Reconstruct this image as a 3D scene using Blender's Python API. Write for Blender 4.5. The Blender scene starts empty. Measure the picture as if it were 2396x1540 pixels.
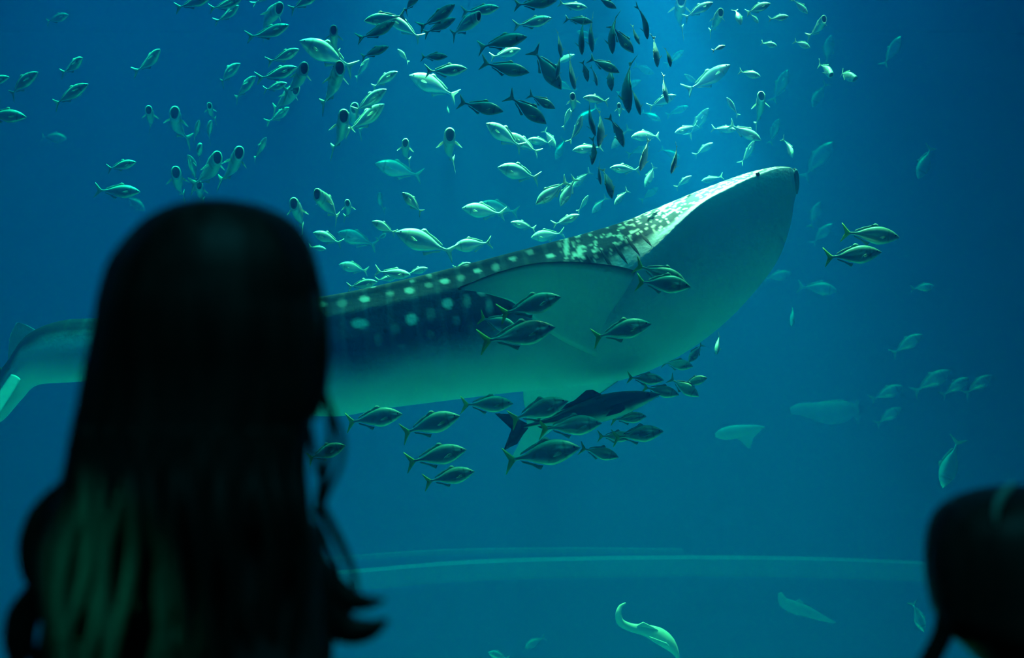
import bpy, bmesh, math, random
from mathutils import Vector, Matrix, Quaternion
from mathutils.noise import noise as pnoise

scene = bpy.context.scene
col = scene.collection
R = math.radians

# ------------------------------------------------------------------ camera
W, H = 2396, 1540
LENS, SENSOR = 50.0, 36.0
F = W * LENS / SENSOR
CAM = Vector((0.0, 0.0, 1.35))
PITCH = R(6.0)
cam_d = bpy.data.cameras.new('camera')
cam_d.lens = LENS
cam_d.sensor_width = SENSOR
cam_d.clip_end = 200
cam_d.dof.use_dof = True
cam_d.dof.focus_distance = 8.0
cam_d.dof.aperture_fstop = 2.8
cam = bpy.data.objects.new('camera', cam_d)
cam.location = CAM
cam.rotation_euler = (math.pi / 2 + PITCH, 0, 0)
col.objects.link(cam)
scene.camera = cam
C_R = Vector((1, 0, 0))
C_F = Vector((0, math.cos(PITCH), math.sin(PITCH)))
C_U = Vector((0, -math.sin(PITCH), math.cos(PITCH)))


def at(px, py, d):
    """world point at distance d along the view axis that lies on the sight line of a photo pixel"""
    return CAM + C_F * d + C_R * ((px - W / 2) / F * d) + C_U * ((H / 2 - py) / F * d)


# ------------------------------------------------------------------ world, lights, exposure
world = bpy.data.worlds.new('world')
scene.world = world
world.use_nodes = True
wb = world.node_tree.nodes['Background']
wb.inputs['Color'].default_value = (0.02, 0.05, 0.07, 1)
wb.inputs['Strength'].default_value = 0.02

SURF_Z = 9.0


def area_light(name, loc, size_x, size_y, power, color, rot=(0, 0, 0), spread=180):
    l = bpy.data.lights.new(name, 'AREA')
    l.spread = R(spread)
    l.shape = 'RECTANGLE'
    l.size, l.size_y = size_x, size_y
    l.energy = power
    l.color = color
    o = bpy.data.objects.new(name, l)
    o.location = loc
    o.rotation_euler = rot
    col.objects.link(o)
    return o


def spot_light(name, loc, target, power, color, angle, blend, radius):
    l = bpy.data.lights.new(name, 'SPOT')
    l.energy = power
    l.color = color
    l.spot_size = R(angle)
    l.spot_blend = blend
    l.shadow_soft_size = radius
    o = bpy.data.objects.new(name, l)
    o.location = loc
    d = Vector(target) - Vector(loc)
    o.rotation_euler = d.to_track_quat('-Z', 'Y').to_euler()
    col.objects.link(o)
    return o


# lamps over the open top of the tank, and unseen floods added below the surface so their beams fade
area_light('tank_skylight', (-1.8, 12.0, SURF_Z + 0.6), 12.2, 14, 690, (0.0, 0.86, 1.0), spread=62)
area_light('tank_lamp_bank', (0.45, 9.3, 5.8), 2.9, 0.3, 190, (0.60, 1.0, 0.48), rot=(R(-6), 0, 0), spread=42)
area_light('tank_fill_bank_left', (-1.9, 9.3, 6.0), 2.6, 0.3, 40, (0.08, 1.0, 0.75), rot=(R(-4), 0, 0), spread=46)  # added fill that brightens the backs of the left school
area_light('tank_fill_bank_near', (1.45, 8.0, 6.0), 1.9, 0.2, 42, (0.60, 1.0, 0.60), rot=(R(-3), 0, 0), spread=54)  # added fill for the fish ahead of the snout and along the top
spot_light('tank_spot_lamp', (0.3, 7.9, 6.3), (1.08, 7.5, 2.75), 17000, (1.0, 0.88, 0.62), 15, 0.9, 0.08)
# green emergency light in the viewing hall, behind the visitors
spot_light('hall_green_lamp', (-2.2, -1.2, 2.9), tuple(at(262, 1420, 1.36)), 1000, (0.02, 1.0, 0.6), 3.0, 1.0, 0.03)
area_light('hall_fill_light', (0.3, 0.0, 4.1), 1.5, 1.0, 26, (0.06, 0.85, 1.0))  # unseen fill light, added to lift the hair out of black

vs = scene.view_settings
vs.view_transform = 'Standard'
vs.look = 'None'
vs.exposure = 0.0
vs.gamma = 1.0
vs.use_curve_mapping = False
cy = scene.cycles
cy.use_denoising = True
cy.volume_bounces = 1
cy.max_bounces = 4
cy.diffuse_bounces = 3
cy.glossy_bounces = 2
cy.adaptive_threshold = 0.06
cy.use_light_tree = False
cy.adaptive_min_samples = 12
cy.transparent_max_bounces = 12
cy.sample_clamp_indirect = 2.0


# ------------------------------------------------------------------ materials
def mat(name, base, rough=0.6, metal=0.0, spec=0.5):
    m = bpy.data.materials.new(name)
    m.use_nodes = True
    b = m.node_tree.nodes['Principled BSDF']
    b.inputs['Base Color'].default_value = (*base, 1)
    b.inputs['Roughness'].default_value = rough
    b.inputs['Metallic'].default_value = metal
    b.inputs['Specular IOR Level'].default_value = spec
    return m


def mottled(name, c1, c2, scale, rough=0.7, metal=0.0, bump=0.0, coord='Object', stretch=None):
    m = mat(name, c1, rough, metal)
    nt = m.node_tree
    b = nt.nodes['Principled BSDF']
    tc = nt.nodes.new('ShaderNodeTexCoord')
    src = tc.outputs[coord]
    if stretch:
        mp = nt.nodes.new('ShaderNodeMapping')
        mp.inputs['Scale'].default_value = stretch
        nt.links.new(src, mp.inputs['Vector'])
        src = mp.outputs['Vector']
    n = nt.nodes.new('ShaderNodeTexNoise')
    n.inputs['Scale'].default_value = scale
    n.inputs['Detail'].default_value = 4
    nt.links.new(src, n.inputs['Vector'])
    r = nt.nodes.new('ShaderNodeValToRGB')
    r.color_ramp.elements[0].position = 0.35
    r.color_ramp.elements[1].position = 0.65
    r.color_ramp.elements[0].color = (*c1, 1)
    r.color_ramp.elements[1].color = (*c2, 1)
    nt.links.new(n.outputs['Fac'], r.inputs['Fac'])
    nt.links.new(r.outputs['Color'], b.inputs['Base Color'])
    if bump:
        bp = nt.nodes.new('ShaderNodeBump')
        bp.inputs['Strength'].default_value = bump
        nt.links.new(n.outputs['Fac'], bp.inputs['Height'])
        nt.links.new(bp.outputs['Normal'], b.inputs['Normal'])
    return m


def attr_mat(name, rough, metal, attr='Col', bump=0.0, bscale=30):
    m = mat(name, (0.5, 0.5, 0.5), rough, metal or 0.0)
    nt = m.node_tree
    b = nt.nodes['Principled BSDF']
    a = nt.nodes.new('ShaderNodeVertexColor')
    a.layer_name = attr
    nt.links.new(a.outputs['Color'], b.inputs['Base Color'])
    if metal is None:
        nt.links.new(a.outputs['Alpha'], b.inputs['Metallic'])
    if bump:
        n = nt.nodes.new('ShaderNodeTexNoise')
        n.inputs['Scale'].default_value = bscale
        tc = nt.nodes.new('ShaderNodeTexCoord')
        nt.links.new(tc.outputs['Object'], n.inputs['Vector'])
        bp = nt.nodes.new('ShaderNodeBump')
        bp.inputs['Strength'].default_value = bump
        bp.inputs['Distance'].default_value = 0.02
        nt.links.new(n.outputs['Fac'], bp.inputs['Height'])
        nt.links.new(bp.outputs['Normal'], b.inputs['Normal'])
    return m


M = {}
M['fish'] = attr_mat('fish_skin', 0.30, None)
M['fin'] = mat('fish_fin', (0.30, 0.48, 0.40), 0.45, 0.0)
M['yellow_fin'] = mottled('fish_yellow_fin', (0.42, 0.62, 0.05), (0.55, 0.66, 0.10), 30, 0.45)
M['eye'] = mat('fish_eye', (0.01, 0.012, 0.015), 0.15)
M['cavity'] = mat('mouth_cavity', (0.08, 0.15, 0.18), 0.8)
M['shark'] = attr_mat('shark_skin', 0.62, 0.0, bump=0.15, bscale=40)
M['shark'].node_tree.nodes['Principled BSDF'].inputs['Specular IOR Level'].default_value = 0.12
M['slit'] = mat('shark_gill', (0.02, 0.04, 0.05), 0.8)
M['hair'] = mottled('dark_hair', (0.009, 0.009, 0.009), (0.024, 0.022, 0.02), 60, 0.5, bump=0.4, stretch=(1, 1, 0.06))
M['hair'].node_tree.nodes['Principled BSDF'].inputs['Specular IOR Level'].default_value = 0.15
M['skin'] = mottled('skin', (0.28, 0.17, 0.12), (0.33, 0.2, 0.15), 12, 0.55)
M['cloth'] = mottled('dark_cloth', (0.012, 0.013, 0.014), (0.02, 0.02, 0.022), 90, 0.9)
M['denim'] = mottled('dark_denim', (0.012, 0.015, 0.025), (0.02, 0.025, 0.035), 120, 0.9)
M['carpet'] = mottled('hall_carpet', (0.012, 0.012, 0.014), (0.02, 0.02, 0.024), 40, 0.95)
M['hall'] = mottled('hall_wall_paint', (0.012, 0.013, 0.015), (0.016, 0.017, 0.02), 3, 0.9)
M['tank'] = mottled('tank_wall_paint', (0.03, 0.17, 0.28), (0.045, 0.21, 0.32), 0.5, 0.8)
M['sand'] = mottled('tank_sand', (0.55, 0.76, 0.86), (0.62, 0.82, 0.9), 1.2, 0.9, bump=0.3)
M['ledge'] = mottled('tank_ledge', (0.07, 0.25, 0.37), (0.10, 0.29, 0.41), 2, 0.8)


def pane_material():
    m = bpy.data.materials.new('clear_acrylic')
    m.use_nodes = True
    nt = m.node_tree
    for n in list(nt.nodes):
        nt.nodes.remove(n)
    out = nt.nodes.new('ShaderNodeOutputMaterial')
    tr = nt.nodes.new('ShaderNodeBsdfTransparent')
    tr.inputs['Color'].default_value = (0.97, 0.985, 0.985, 1)
    gl = nt.nodes.new('ShaderNodeBsdfGlossy')
    gl.inputs['Roughness'].default_value = 0.02
    mx = nt.nodes.new('ShaderNodeMixShader')
    mx.inputs['Fac'].default_value = 0.02
    nt.links.new(tr.outputs[0], mx.inputs[1])
    nt.links.new(gl.outputs[0], mx.inputs[2])
    nt.links.new(mx.outputs[0], out.inputs['Surface'])
    return m


def water_material():
    m = bpy.data.materials.new('tank_water')
    m.use_nodes = True
    nt = m.node_tree
    for n in list(nt.nodes):
        nt.nodes.remove(n)
    out = nt.nodes.new('ShaderNodeOutputMaterial')
    sc = nt.nodes.new('ShaderNodeVolumeScatter')
    sc.inputs['Color'].default_value = (0.005, 0.205, 0.88, 1)
    sc.inputs['Density'].default_value = 0.095
    sc.inputs['Anisotropy'].default_value = 0.0
    ab = nt.nodes.new('ShaderNodeVolumeAbsorption')
    ab.inputs['Color'].default_value = (0.0, 0.885, 0.92, 1)
    ab.inputs['Density'].default_value = 0.2
    ad = nt.nodes.new('ShaderNodeAddShader')
    nt.links.new(sc.outputs[0], ad.inputs[0])
    nt.links.new(ab.outputs[0], ad.inputs[1])
    nt.links.new(ad.outputs[0], out.inputs['Volume'])
    return m


M['pane'] = pane_material()
M['water'] = water_material()


# ------------------------------------------------------------------ helpers
def link(name, me, material=None, parent=None, smooth=True):
    if material is not None:
        me.materials.clear()
        me.materials.append(material)
    if smooth:
        for p in me.polygons:
            p.use_smooth = True
    o = bpy.data.objects.new(name, me)
    col.objects.link(o)
    if parent is not None:
        o.parent = parent
        o.matrix_parent_inverse = parent.matrix_world.inverted()
    return o


def mesh(name, verts, faces):
    me = bpy.data.meshes.new(name)
    me.from_pydata([tuple(v) for v in verts], [], faces)
    me.validate()
    bm = bmesh.new()
    bm.from_mesh(me)
    bmesh.ops.recalc_face_normals(bm, faces=bm.faces)
    bm.to_mesh(me)
    bm.free()
    return me


def tag(o, label, cat, group=None):
    o['label'] = label
    o['category'] = cat
    if group:
        o['group'] = group
    return o


def struct(o, label=None):
    o['kind'] = 'structure'
    if label:
        o['label'] = label
    return o


def box(name, lo, hi, material, parent=None):
    x0, y0, z0 = lo
    x1, y1, z1 = hi
    v = [(x0, y0, z0), (x1, y0, z0), (x1, y1, z0), (x0, y1, z0), (x0, y0, z1), (x1, y0, z1), (x1, y1, z1), (x0, y1, z1)]
    f = [(0, 3, 2, 1), (4, 5, 6, 7), (0, 1, 5, 4), (1, 2, 6, 5), (2, 3, 7, 6), (3, 0, 4, 7)]
    return link(name, mesh(name, v, f), material, parent, smooth=False)


def paint(me, cols, attr='Col'):
    ca = me.color_attributes.new(attr, 'FLOAT_COLOR', 'POINT')
    flat = []
    for c in cols:
        flat += [c[0], c[1], c[2], c[3] if len(c) > 3 else 1.0]
    ca.data.foreach_set('color', flat)


def catmull(P, t):
    """P: list of tuples/Vectors, t in 0..len-1"""
    n = len(P)
    i = min(int(t), n - 2)
    f = t - i
    p1, p2 = P[i], P[i + 1]
    p0 = P[i - 1] if i > 0 else [2 * a - b for a, b in zip(p1, p2)]
    p3 = P[i + 2] if i + 2 < n else [2 * b - a for a, b in zip(p1, p2)]
    out = []
    for a, b, c, d in zip(p0, p1, p2, p3):
        out.append(0.5 * ((2 * b) + (-a + c) * f + (2 * a - 5 * b + 4 * c - d) * f * f + (-a + 3 * b - 3 * c + d) * f ** 3))
    return out


def lerp(a, b, t):
    return a + (b - a) * t


def smooth(a, b, x):
    t = max(0.0, min(1.0, (x - a) / (b - a)))
    return t * t * (3 - 2 * t)


def mixc(a, b, t):
    return tuple(lerp(x, y, t) for x, y in zip(a, b))


def tube(name, pts, rads, material, parent=None, seg=10, steps=6, flat=1.0):
    """smooth tapered tube through world points"""
    n = len(pts)
    ring = []
    verts, faces = [], []
    T = []
    for k in range((n - 1) * steps + 1):
        t = k / steps
        T.append((Vector(catmull([tuple(p) for p in pts], t)), catmull([(r,) for r in rads], t)[0]))
    up = C_F
    for k, (p, r) in enumerate(T):
        a = T[max(0, k - 1)][0]
        b = T[min(len(T) - 1, k + 1)][0]
        d = (b - a).normalized()
        s = d.cross(up).normalized()
        u = s.cross(d).normalized()
        for j in range(seg):
            an = 2 * math.pi * j / seg
            verts.append(p + s * math.cos(an) * max(r, 1e-4) + u * math.sin(an) * max(r, 1e-4) * flat)
    m = len(T)
    for k in range(m - 1):
        for j in range(seg):
            faces.append((k * seg + j, k * seg + (j + 1) % seg, (k + 1) * seg + (j + 1) % seg, (k + 1) * seg + j))
    faces.append(tuple(range(seg)))
    faces.append(tuple((m - 1) * seg + j for j in range(seg)))
    return link(name, mesh(name, verts, faces), material, parent)


# ------------------------------------------------------------------ the place: viewing hall and tank
PANE_Y0, PANE_Y1 = 2.75, 3.0
TX0, TX1, TY1, TZ0 = -13.0, 11.0, 27.0, -3.2
struct(box('floor', (-5.5, -4.5, -0.2), (5.5, PANE_Y0, 0.0), M['carpet']))
struct(box('ceiling', (-5.5, -4.5, 4.2), (5.5, PANE_Y0, 4.4), M['hall']))
struct(box('wall_left', (-5.7, -4.5, 0.0), (-5.5, PANE_Y0, 4.2), M['hall']))
struct(box('wall_right', (5.5, -4.5, 0.0), (5.7, PANE_Y0, 4.2), M['hall']))
struct(box('wall_back', (-5.7, -4.7, 0.0), (5.7, -4.5, 4.4), M['hall']))
struct(box('window_1', (-5.5, PANE_Y0, 0.25), (5.5, PANE_Y1, 4.0), M['pane']), 'clear acrylic viewing window of the tank')
struct(box('trim_1', (-13.2, PANE_Y0 + 0.02, -0.2), (11.2, PANE_Y1 - 0.02, 0.25), M['hall']), 'dark sill under the tank window')
wf = bpy.data.objects.new('wall_front', None)
col.objects.link(wf)
struct(wf)
box('wall_panel', (-13.2, PANE_Y0 + 0.02, 4.0), (11.2, PANE_Y1 - 0.02, SURF_Z + 1), M['hall'], wf)
box('wall_panel', (-13.2, PANE_Y0 + 0.02, 0.25), (-5.5, PANE_Y1 - 0.02, 4.0), M['hall'], wf)
box('wall_panel', (5.5, PANE_Y0 + 0.02, 0.25), (11.2, PANE_Y1 - 0.02, 4.0), M['hall'], wf)
box('wall_panel', (-13.2, PANE_Y0 + 0.02, TZ0), (11.2, PANE_Y1 - 0.02, -0.2), M['hall'], wf)
# tank shell
struct(box('wall_tank_back', (TX0 - 0.2, TY1, TZ0), (TX1 + 0.2, TY1 + 0.2, SURF_Z + 1), M['tank']))
struct(box('wall_tank_left', (TX0 - 0.2, PANE_Y1, TZ0), (TX0, TY1, SURF_Z + 1), M['tank']))
struct(box('wall_tank_right', (TX1, PANE_Y1, TZ0), (TX1 + 0.2, TY1, SURF_Z + 1), M['tank']))
struct(box('floor_tank', (TX0 - 0.2, PANE_Y1 - 0.25, TZ0 - 0.2), (TX1 + 0.2, TY1 + 0.2, TZ0), M['sand']))
w = box('water', (TX0 + 0.01, PANE_Y1 + 0.02, TZ0 + 0.01), (TX1 - 0.01, TY1 - 0.01, SURF_Z), M['water'])
struct(w, 'clear blue water filling the whole tank')


# curved pale ledge low on the far side of the tank
def ledge(name, pts_px, depth, hpx, thick, label):
    v, f = [], []
    n = 24
    for i in range(n + 1):
        t = i / n * (len(pts_px) - 1)
        x, y = catmull(pts_px, t)
        a = at(x, y, depth)
        hw = hpx / F * depth
        for dy, dz in ((0, 0), (thick, 0), (thick, -hw), (0, -hw)):
            v.append(a + Vector((0, dy, dz)))
        if i:
            b = (i - 1) * 4
            for j in range(4):
                f.append((b + j, b + (j + 1) % 4, b + 4 + (j + 1) % 4, b + 4 + j))
    f.append((0, 1, 2, 3))
    f.append(tuple(n * 4 + j for j in range(4)))
    return struct(link(name, mesh(name, v, f), M['ledge'], smooth=False), label)


ledge('trim_2', [(300, 1385), (820, 1342), (1100, 1320), (1400, 1311), (1700, 1309), (2050, 1316), (2500, 1340)], 15.5, 40, 0.8,
      'pale curved ledge low along the far side of the tank')
ledge('trim_3', [(700, 1312), (1000, 1290), (1300, 1284), (1600, 1286)], 17.5, 10, 0.3, 'thin pale rim behind the curved ledge')


# ------------------------------------------------------------------ the whale shark
# stations along the body: back pixel, belly pixel, distance, roll of the back away from the viewer, width/height, light-belly angle
ST = [
    (-85, 950, -45, 1010, 8.75, 0, 0.55, 90),
    (-30, 898, 5, 985, 8.70, 0, 0.55, 84),
    (14, 850, 48, 938, 8.65, 2, 0.60, 78),
    (62, 785, 84, 903, 8.60, 4, 0.70, 74),
    (140, 751, 146, 896, 8.52, 6, 0.78, 74),
    (240, 744, 240, 894, 8.45, 8, 0.82, 80),
    (400, 733, 405, 915, 8.32, 10, 0.85, 98),
    (570, 716, 580, 948, 8.20, 11, 0.85, 112),
    (745, 695, 768, 974, 8.08, 12, 0.85, 120),
    (870, 671, 905, 955, 8.02, 12, 0.85, 122),
    (1000, 641, 1055, 936, 7.98, 12, 0.88, 120),
    (1120, 611, 1200, 918, 7.94, 12, 0.92, 115),
    (1240, 580, 1335, 906, 7.90, 12, 0.98, 100),
    (1350, 553, 1455, 889, 7.86, 13, 1.05, 80),
    (1450, 523, 1565, 846, 7.83, 17, 1.12, 80),
    (1540, 488, 1665, 780, 7.80, 20, 1.20, 83),
    (1630, 452, 1750, 699, 7.77, 23, 1.32, 84),
    (1720, 419, 1815, 616, 7.74, 25, 1.46, 87),
    (1790, 401, 1846, 541, 7.72, 26, 1.7, 86),
    (1832, 398, 1856, 488, 7.71, 26, 2.0, 86),
    (1848, 404, 1859, 470, 7.705, 26, 2.1, 88),
]
NU, NV = 560, 144
frames = []
for i in range(NU + 1):
    t = i / NU * (len(ST) - 1)
    a = catmull(ST, t)
    C = (at(a[0], a[1], a[4]) + at(a[2], a[3], a[4])) / 2
    frames.append((t, a, C))
sh_v, sh_info = [], []


FR = {}


def shark_frame(t):
    if t in FR:
        return FR[t]
    a = catmull(ST, t)
    C = (at(a[0], a[1], a[4]) + at(a[2], a[3], a[4])) / 2
    n0 = at(a[0], a[1], a[4]) - at(a[2], a[3], a[4])
    hh = n0.length / 2
    n0.normalize()
    near = -C_F
    near = (near - n0 * near.dot(n0)).normalized()
    ro = R(a[5])
    D = n0 * math.cos(ro) - near * math.sin(ro)
    S = near * math.cos(ro) + n0 * math.sin(ro)
    e = smooth(13, 16, t)
    cr, sr = math.cos(ro), math.sin(ro)
    vals = []
    for x in range(-36, 36):
        d, q = shark_section(x * math.pi / 36, e, a[6])
        vals.append(d * cr + q * sr)
    lo, hi = min(vals), max(vals)
    A = 2 * hh / (hi - lo)
    C = C - n0 * (hi + lo) / 2 * A
    FR[t] = (C, D, S, A, e, a[6])
    return FR[t]


def shark_section(ph, e, ratio):
    """rounded trunk (e = 0) to flat-topped, sharp-edged wide head (e = 1)"""
    c, q = math.cos(ph), math.sin(ph)
    cc = abs(c) ** (1 + 0.45 * e)
    return (cc * (1 - 0.42 * e) if c > 0 else -cc * (1 + 0.15 * e)), ratio * q


def shark_point(t, phi, lift=1.0):
    C, D, S, A, e, ratio = shark_frame(t)
    B = A * ratio
    d_, s_ = shark_section(phi, e, ratio)
    k = 1.0
    # ridges along the back, strongest on the trunk
    w = smooth(3, 8, t) * (1 - smooth(12.5, 15, t))
    dphi = math.degrees(phi)
    for r0, amp in ((0, 0.02), (34, 0.055), (62, 0.03), (88, 0.015)):
        for s in (-1, 1):
            d = (dphi - s * r0) / 6.0
            if abs(d) < 4:
                k += amp * w * math.exp(-d * d) * (0.5 if r0 == 0 else 1)
    p = C + (D * d_ + S * s_) * A * k * lift
    return p, C, D, S, A, B


for i in range(NU + 1):
    t = i / NU * (len(ST) - 1)
    for j in range(NV):
        phi = -math.pi + 2 * math.pi * j / NV
        p, C, D, S, A, B = shark_point(min(t, len(ST) - 1.0001), phi)
        sh_v.append(p)
        sh_info.append((t, phi))
sh_f = []
for i in range(NU):
    for j in range(NV):
        sh_f.append((i * NV + j, i * NV + (j + 1) % NV, (i + 1) * NV + (j + 1) % NV, (i + 1) * NV + j))
# blunt wide front: close with shrinking rings
last = NU * NV
cen = sum((sh_v[last + j] for j in range(NV)), Vector()) / NV
axis = (cen - frames[NU - 6][2]).normalized()
base = last
for q, (sc_, push) in enumerate(((0.82, 0.014), (0.5, 0.022), (0.15, 0.024))):
    nb = len(sh_v)
    for j in range(NV):
        sh_v.append(cen + (sh_v[last + j] - cen) * sc_ + axis * push)
        sh_info.append((len(ST) - 1, sh_info[last + j][1]))
    for j in range(NV):
        sh_f.append((base + j, base + (j + 1) % NV, nb + (j + 1) % NV, nb + j))
    base = nb
sh_f.append(tuple(base + j for j in range(NV)))
sh_f.append(tuple(range(NV)))


def project(p):
    d = p - CAM
    z = d.dot(C_F)
    return W / 2 + d.dot(C_R) / z * F, H / 2 - d.dot(C_U) / z * F


rng = random.Random(5)
# big pale spots in rows along the trunk (x, y, radius x, radius y, strength), then random finer ones
SPOTS = [(842, 757, 20, 11, .85), (963, 747, 13, 13, 1), (1047, 710, 12, 12, 1), (1127, 680, 12, 11, 1), (1170, 672, 8, 12, .5),
         (752, 712, 12, 6, .7), (853, 700, 12, 7, .9), (958, 680, 11, 7, .95), (1040, 658, 11, 6, 1), (1117, 634, 9, 5, 1), (1199, 605, 9, 5, 1),
         (1288, 599, 10, 5, 1), (913, 687, 9, 6, .4), (1003, 667, 9, 6, .4), (1078, 650, 9, 8, .4), (1160, 625, 9, 9, .45), (1240, 590, 9, 6, .5),
         (872, 670, 7, 3, .8), (965, 658, 6, 3, .8), (1005, 645, 7, 4, .5), (1090, 618, 7, 4, .4), (800, 709, 12, 10, .25),
         (925, 770, 12, 12, .22), (885, 795, 9, 15, .25), (1008, 735, 11, 15, .22), (1007, 783, 9, 9, .3), (1068, 750, 9, 11, .4), (1093, 704, 9, 16, .35),
         (1145, 718, 8, 18, .4), (1105, 765, 8, 9, .15), (940, 810, 9, 6, .2), (1325, 578, 6, 22, .9), (1356, 588, 7, 14, .9), (1310, 572, 5, 5, .5)]
cols = []
DARK, DARK2, PALE, SPOT = (0.016, 0.035, 0.05), (0.026, 0.05, 0.07), (0.58, 0.76, 0.86), (0.85, 0.92, 0.86)
small = []
for _ in range(3000):
    small.append((rng.uniform(12.4, 20), rng.uniform(-115, 115), rng.uniform(0.45, 1.0), rng.uniform(0.45, 1.0)))
rows = []
for r0 in (-100, -78, -52, -20, 6, 24, 46):
    for q in range(36):
        rows.append((2.5 + q * 0.42 + rng.uniform(-.08, .08), r0 + rng.uniform(-5, 5), rng.uniform(.7, 1.1), rng.uniform(.4, .9)))
buck = {}
for s in small:
    buck.setdefault((int(s[0] * 4), int((s[1] + 200) / 10)), []).append(s)
lims = [s[7] for s in ST]
for vi, (t, phi) in enumerate(sh_info):
    d = math.degrees(phi)
    ad = abs(d)
    lim = catmull([(l,) for l in lims], min(t, len(ST) - 1.0001))[0]
    p = sh_v[vi]
    nz = pnoise(p * 3.1) * 6 + pnoise(p * 9) * 3
    soft = lerp(26, 7, smooth(11.5, 15, t))
    belly = smooth(lim - soft, lim + soft * 0.4, ad + nz)
    c = mixc(DARK, DARK2, smooth(-.3, .4, pnoise(p * 5)))
    # faint pale vertical bars
    bar = smooth(0.55, 0.95, math.sin(t * 2 * math.pi / 0.42 + 0.4)) * smooth(3, 6, t) * (1 - smooth(12, 13.5, t))
    c = mixc(c, (0.07, 0.14, 0.17), 0.5 * bar)
    st = 0.0
    if d > 8 and t < 13.6:
        x, y = project(p)
        for (sx, sy, rx, ry, k) in SPOTS:
            u = ((x - sx) / rx) ** 2 + ((y - sy) / ry) ** 2
            if u < 3:
                st = max(st, k * (1 - smooth(0.35, 1.6, u)))
    else:
        for (rt, rd, rr, k) in rows if t < 12.8 and ad < 120 else ():
            u = ((t - rt) / 0.09) ** 2 + ((d - rd) / 5.0) ** 2
            if u < 2:
                st = max(st, k * (1 - smooth(0.4, 1.5, u)))
    if t > 12.5:
        bi, bj = int(t * 4), int((d + 200) / 10)
        for ii in (bi - 1, bi, bi + 1):
            for jj in (bj - 1, bj, bj + 1):
                for (rt, rd, rr, k) in buck.get((ii, jj), ()):
                    u = ((t - rt) / (0.042 * rr)) ** 2 + ((d - rd) / (2.1 * rr)) ** 2
                    if u < 2:
                        st = max(st, k * (1 - smooth(0.4, 1.5, u)))
    c = mixc(c, SPOT, st)
    pale = mixc(PALE, (0.42, 0.58, 0.68), smooth(0.1, .6, pnoise(p * 6 + Vector((7, 3, 1)))) * 0.35)
    c = mixc(c, pale, belly)
    cols.append(c)
me = mesh('whale_shark', sh_v, sh_f)
paint(me, cols)
shark = link('whale_shark', me, M['shark'])
tag(shark, 'huge spotted whale shark swimming across the tank with its snout raised', 'shark')


def fin_surface(name, lead, trail, parent, thick, top_col, bot_col, nu=40, nv=14, spots=False, flip=1):
    """fin between a leading and a trailing curve (lists of px,py,depth), lens-thick, dark above and pale below"""
    v, cl, f = [], [], []
    rg = random.Random(3)
    sp = [(rg.random(), rg.random(), rg.uniform(.02, .04)) for _ in range(45)]
    for side in (1, -1):
        for i in range(nu + 1):
            u = i / nu
            a = catmull(lead, u * (len(lead) - 1) * 0.99999)
            b = catmull(trail, u * (len(trail) - 1) * 0.99999)
            A, B = at(*a), at(*b)
            for j in range(nv + 1):
                w = j / nv
                p = A.lerp(B, w)
                th = thick * (math.sqrt(max(0, w * 4)) if w < .25 else (1 - (w - .25) / .75) ** 0.8) * (1 - 0.75 * u)
                if j in (0, nv) or i == nu:
                    th = 0.0015
                nrm = Vector((0, -0.25 * flip, 1)).normalized()
                v.append(p + nrm * side * th * 0.5)
                c = top_col if side > 0 else bot_col
                if w < 0.02:
                    c = top_col
                if side > 0 and spots:
                    for (su, sw, sr) in sp:
                        q = ((u - su) ** 2 + ((w - sw) * .5) ** 2) / sr ** 2
                        if q < 1:
                            c = mixc(c, SPOT, (1 - q) * .9)
                cl.append(c)
    n1 = (nu + 1) * (nv + 1)
    for s in (0, 1):
        for i in range(nu):
            for j in range(nv):
                a = s * n1 + i * (nv + 1) + j
                f.append((a, a + 1, a + nv + 2, a + nv + 1))
    for i in range(nu):
        for j in (0, nv):
            a = i * (nv + 1) + j
            f.append((a, a + nv + 1, a + nv + 1 + n1, a + n1))
    for j in range(nv):
        for i in (0, nu):
            a = i * (nv + 1) + j
            f.append((a, a + 1, a + 1 + n1, a + n1))
    me = mesh(name, v, f)
    paint(me, cl)
    return link(name, me, M['shark'], parent)


# near pectoral fin, seen from below, arched and swept back to the left
fin_surface('pectoral_fin',
            [(1548, 675, 7.70), (1492, 637, 7.40), (1440, 622, 7.30), (1390, 616, 7.22), (1320, 612, 7.14), (1240, 618, 7.06), (1160, 639, 7.0), (1105, 661, 6.97), (1070, 676, 6.96)],
            [(1490, 872, 7.80), (1400, 838, 7.55), (1320, 800, 7.42), (1270, 768, 7.34), (1232, 735, 7.26), (1200, 708, 7.15), (1160, 693, 7.05), (1115, 682, 6.99), (1073, 678, 6.96)],
            shark, 0.075, DARK2, PALE, spots=True)
# far pectoral fin hanging down behind
fin_surface('pectoral_fin',
            [(1480, 868, 8.02), (1400, 925, 8.2), (1320, 985, 8.35), (1250, 1040, 8.45), (1192, 1086, 8.5)],
            [(1225, 895, 8.05), (1225, 935, 8.2), (1232, 985, 8.32), (1215, 1035, 8.42), (1190, 1084, 8.5)],
            shark, 0.05, DARK2, PALE)
# first dorsal fin (behind the visitor's head) and second dorsal fin near the tail
fin_surface('dorsal_fin',
            [(660, 712, 8.14), (610, 660, 8.16), (560, 620, 8.2), (530, 600, 8.22)],
            [(500, 735, 8.25), (520, 690, 8.25), (515, 640, 8.25), (522, 603, 8.24)], shark, 0.05, DARK2, DARK2, spots=True)
fin_surface('dorsal_fin',
            [(92, 778, 8.62), (76, 768, 8.64), (60, 760, 8.66), (42, 755, 8.68)],
            [(18, 850, 8.72), (20, 818, 8.72), (24, 785, 8.71), (38, 757, 8.69)], shark, 0.04, (0.6, 0.76, 0.78), (0.6, 0.76, 0.78))
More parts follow.
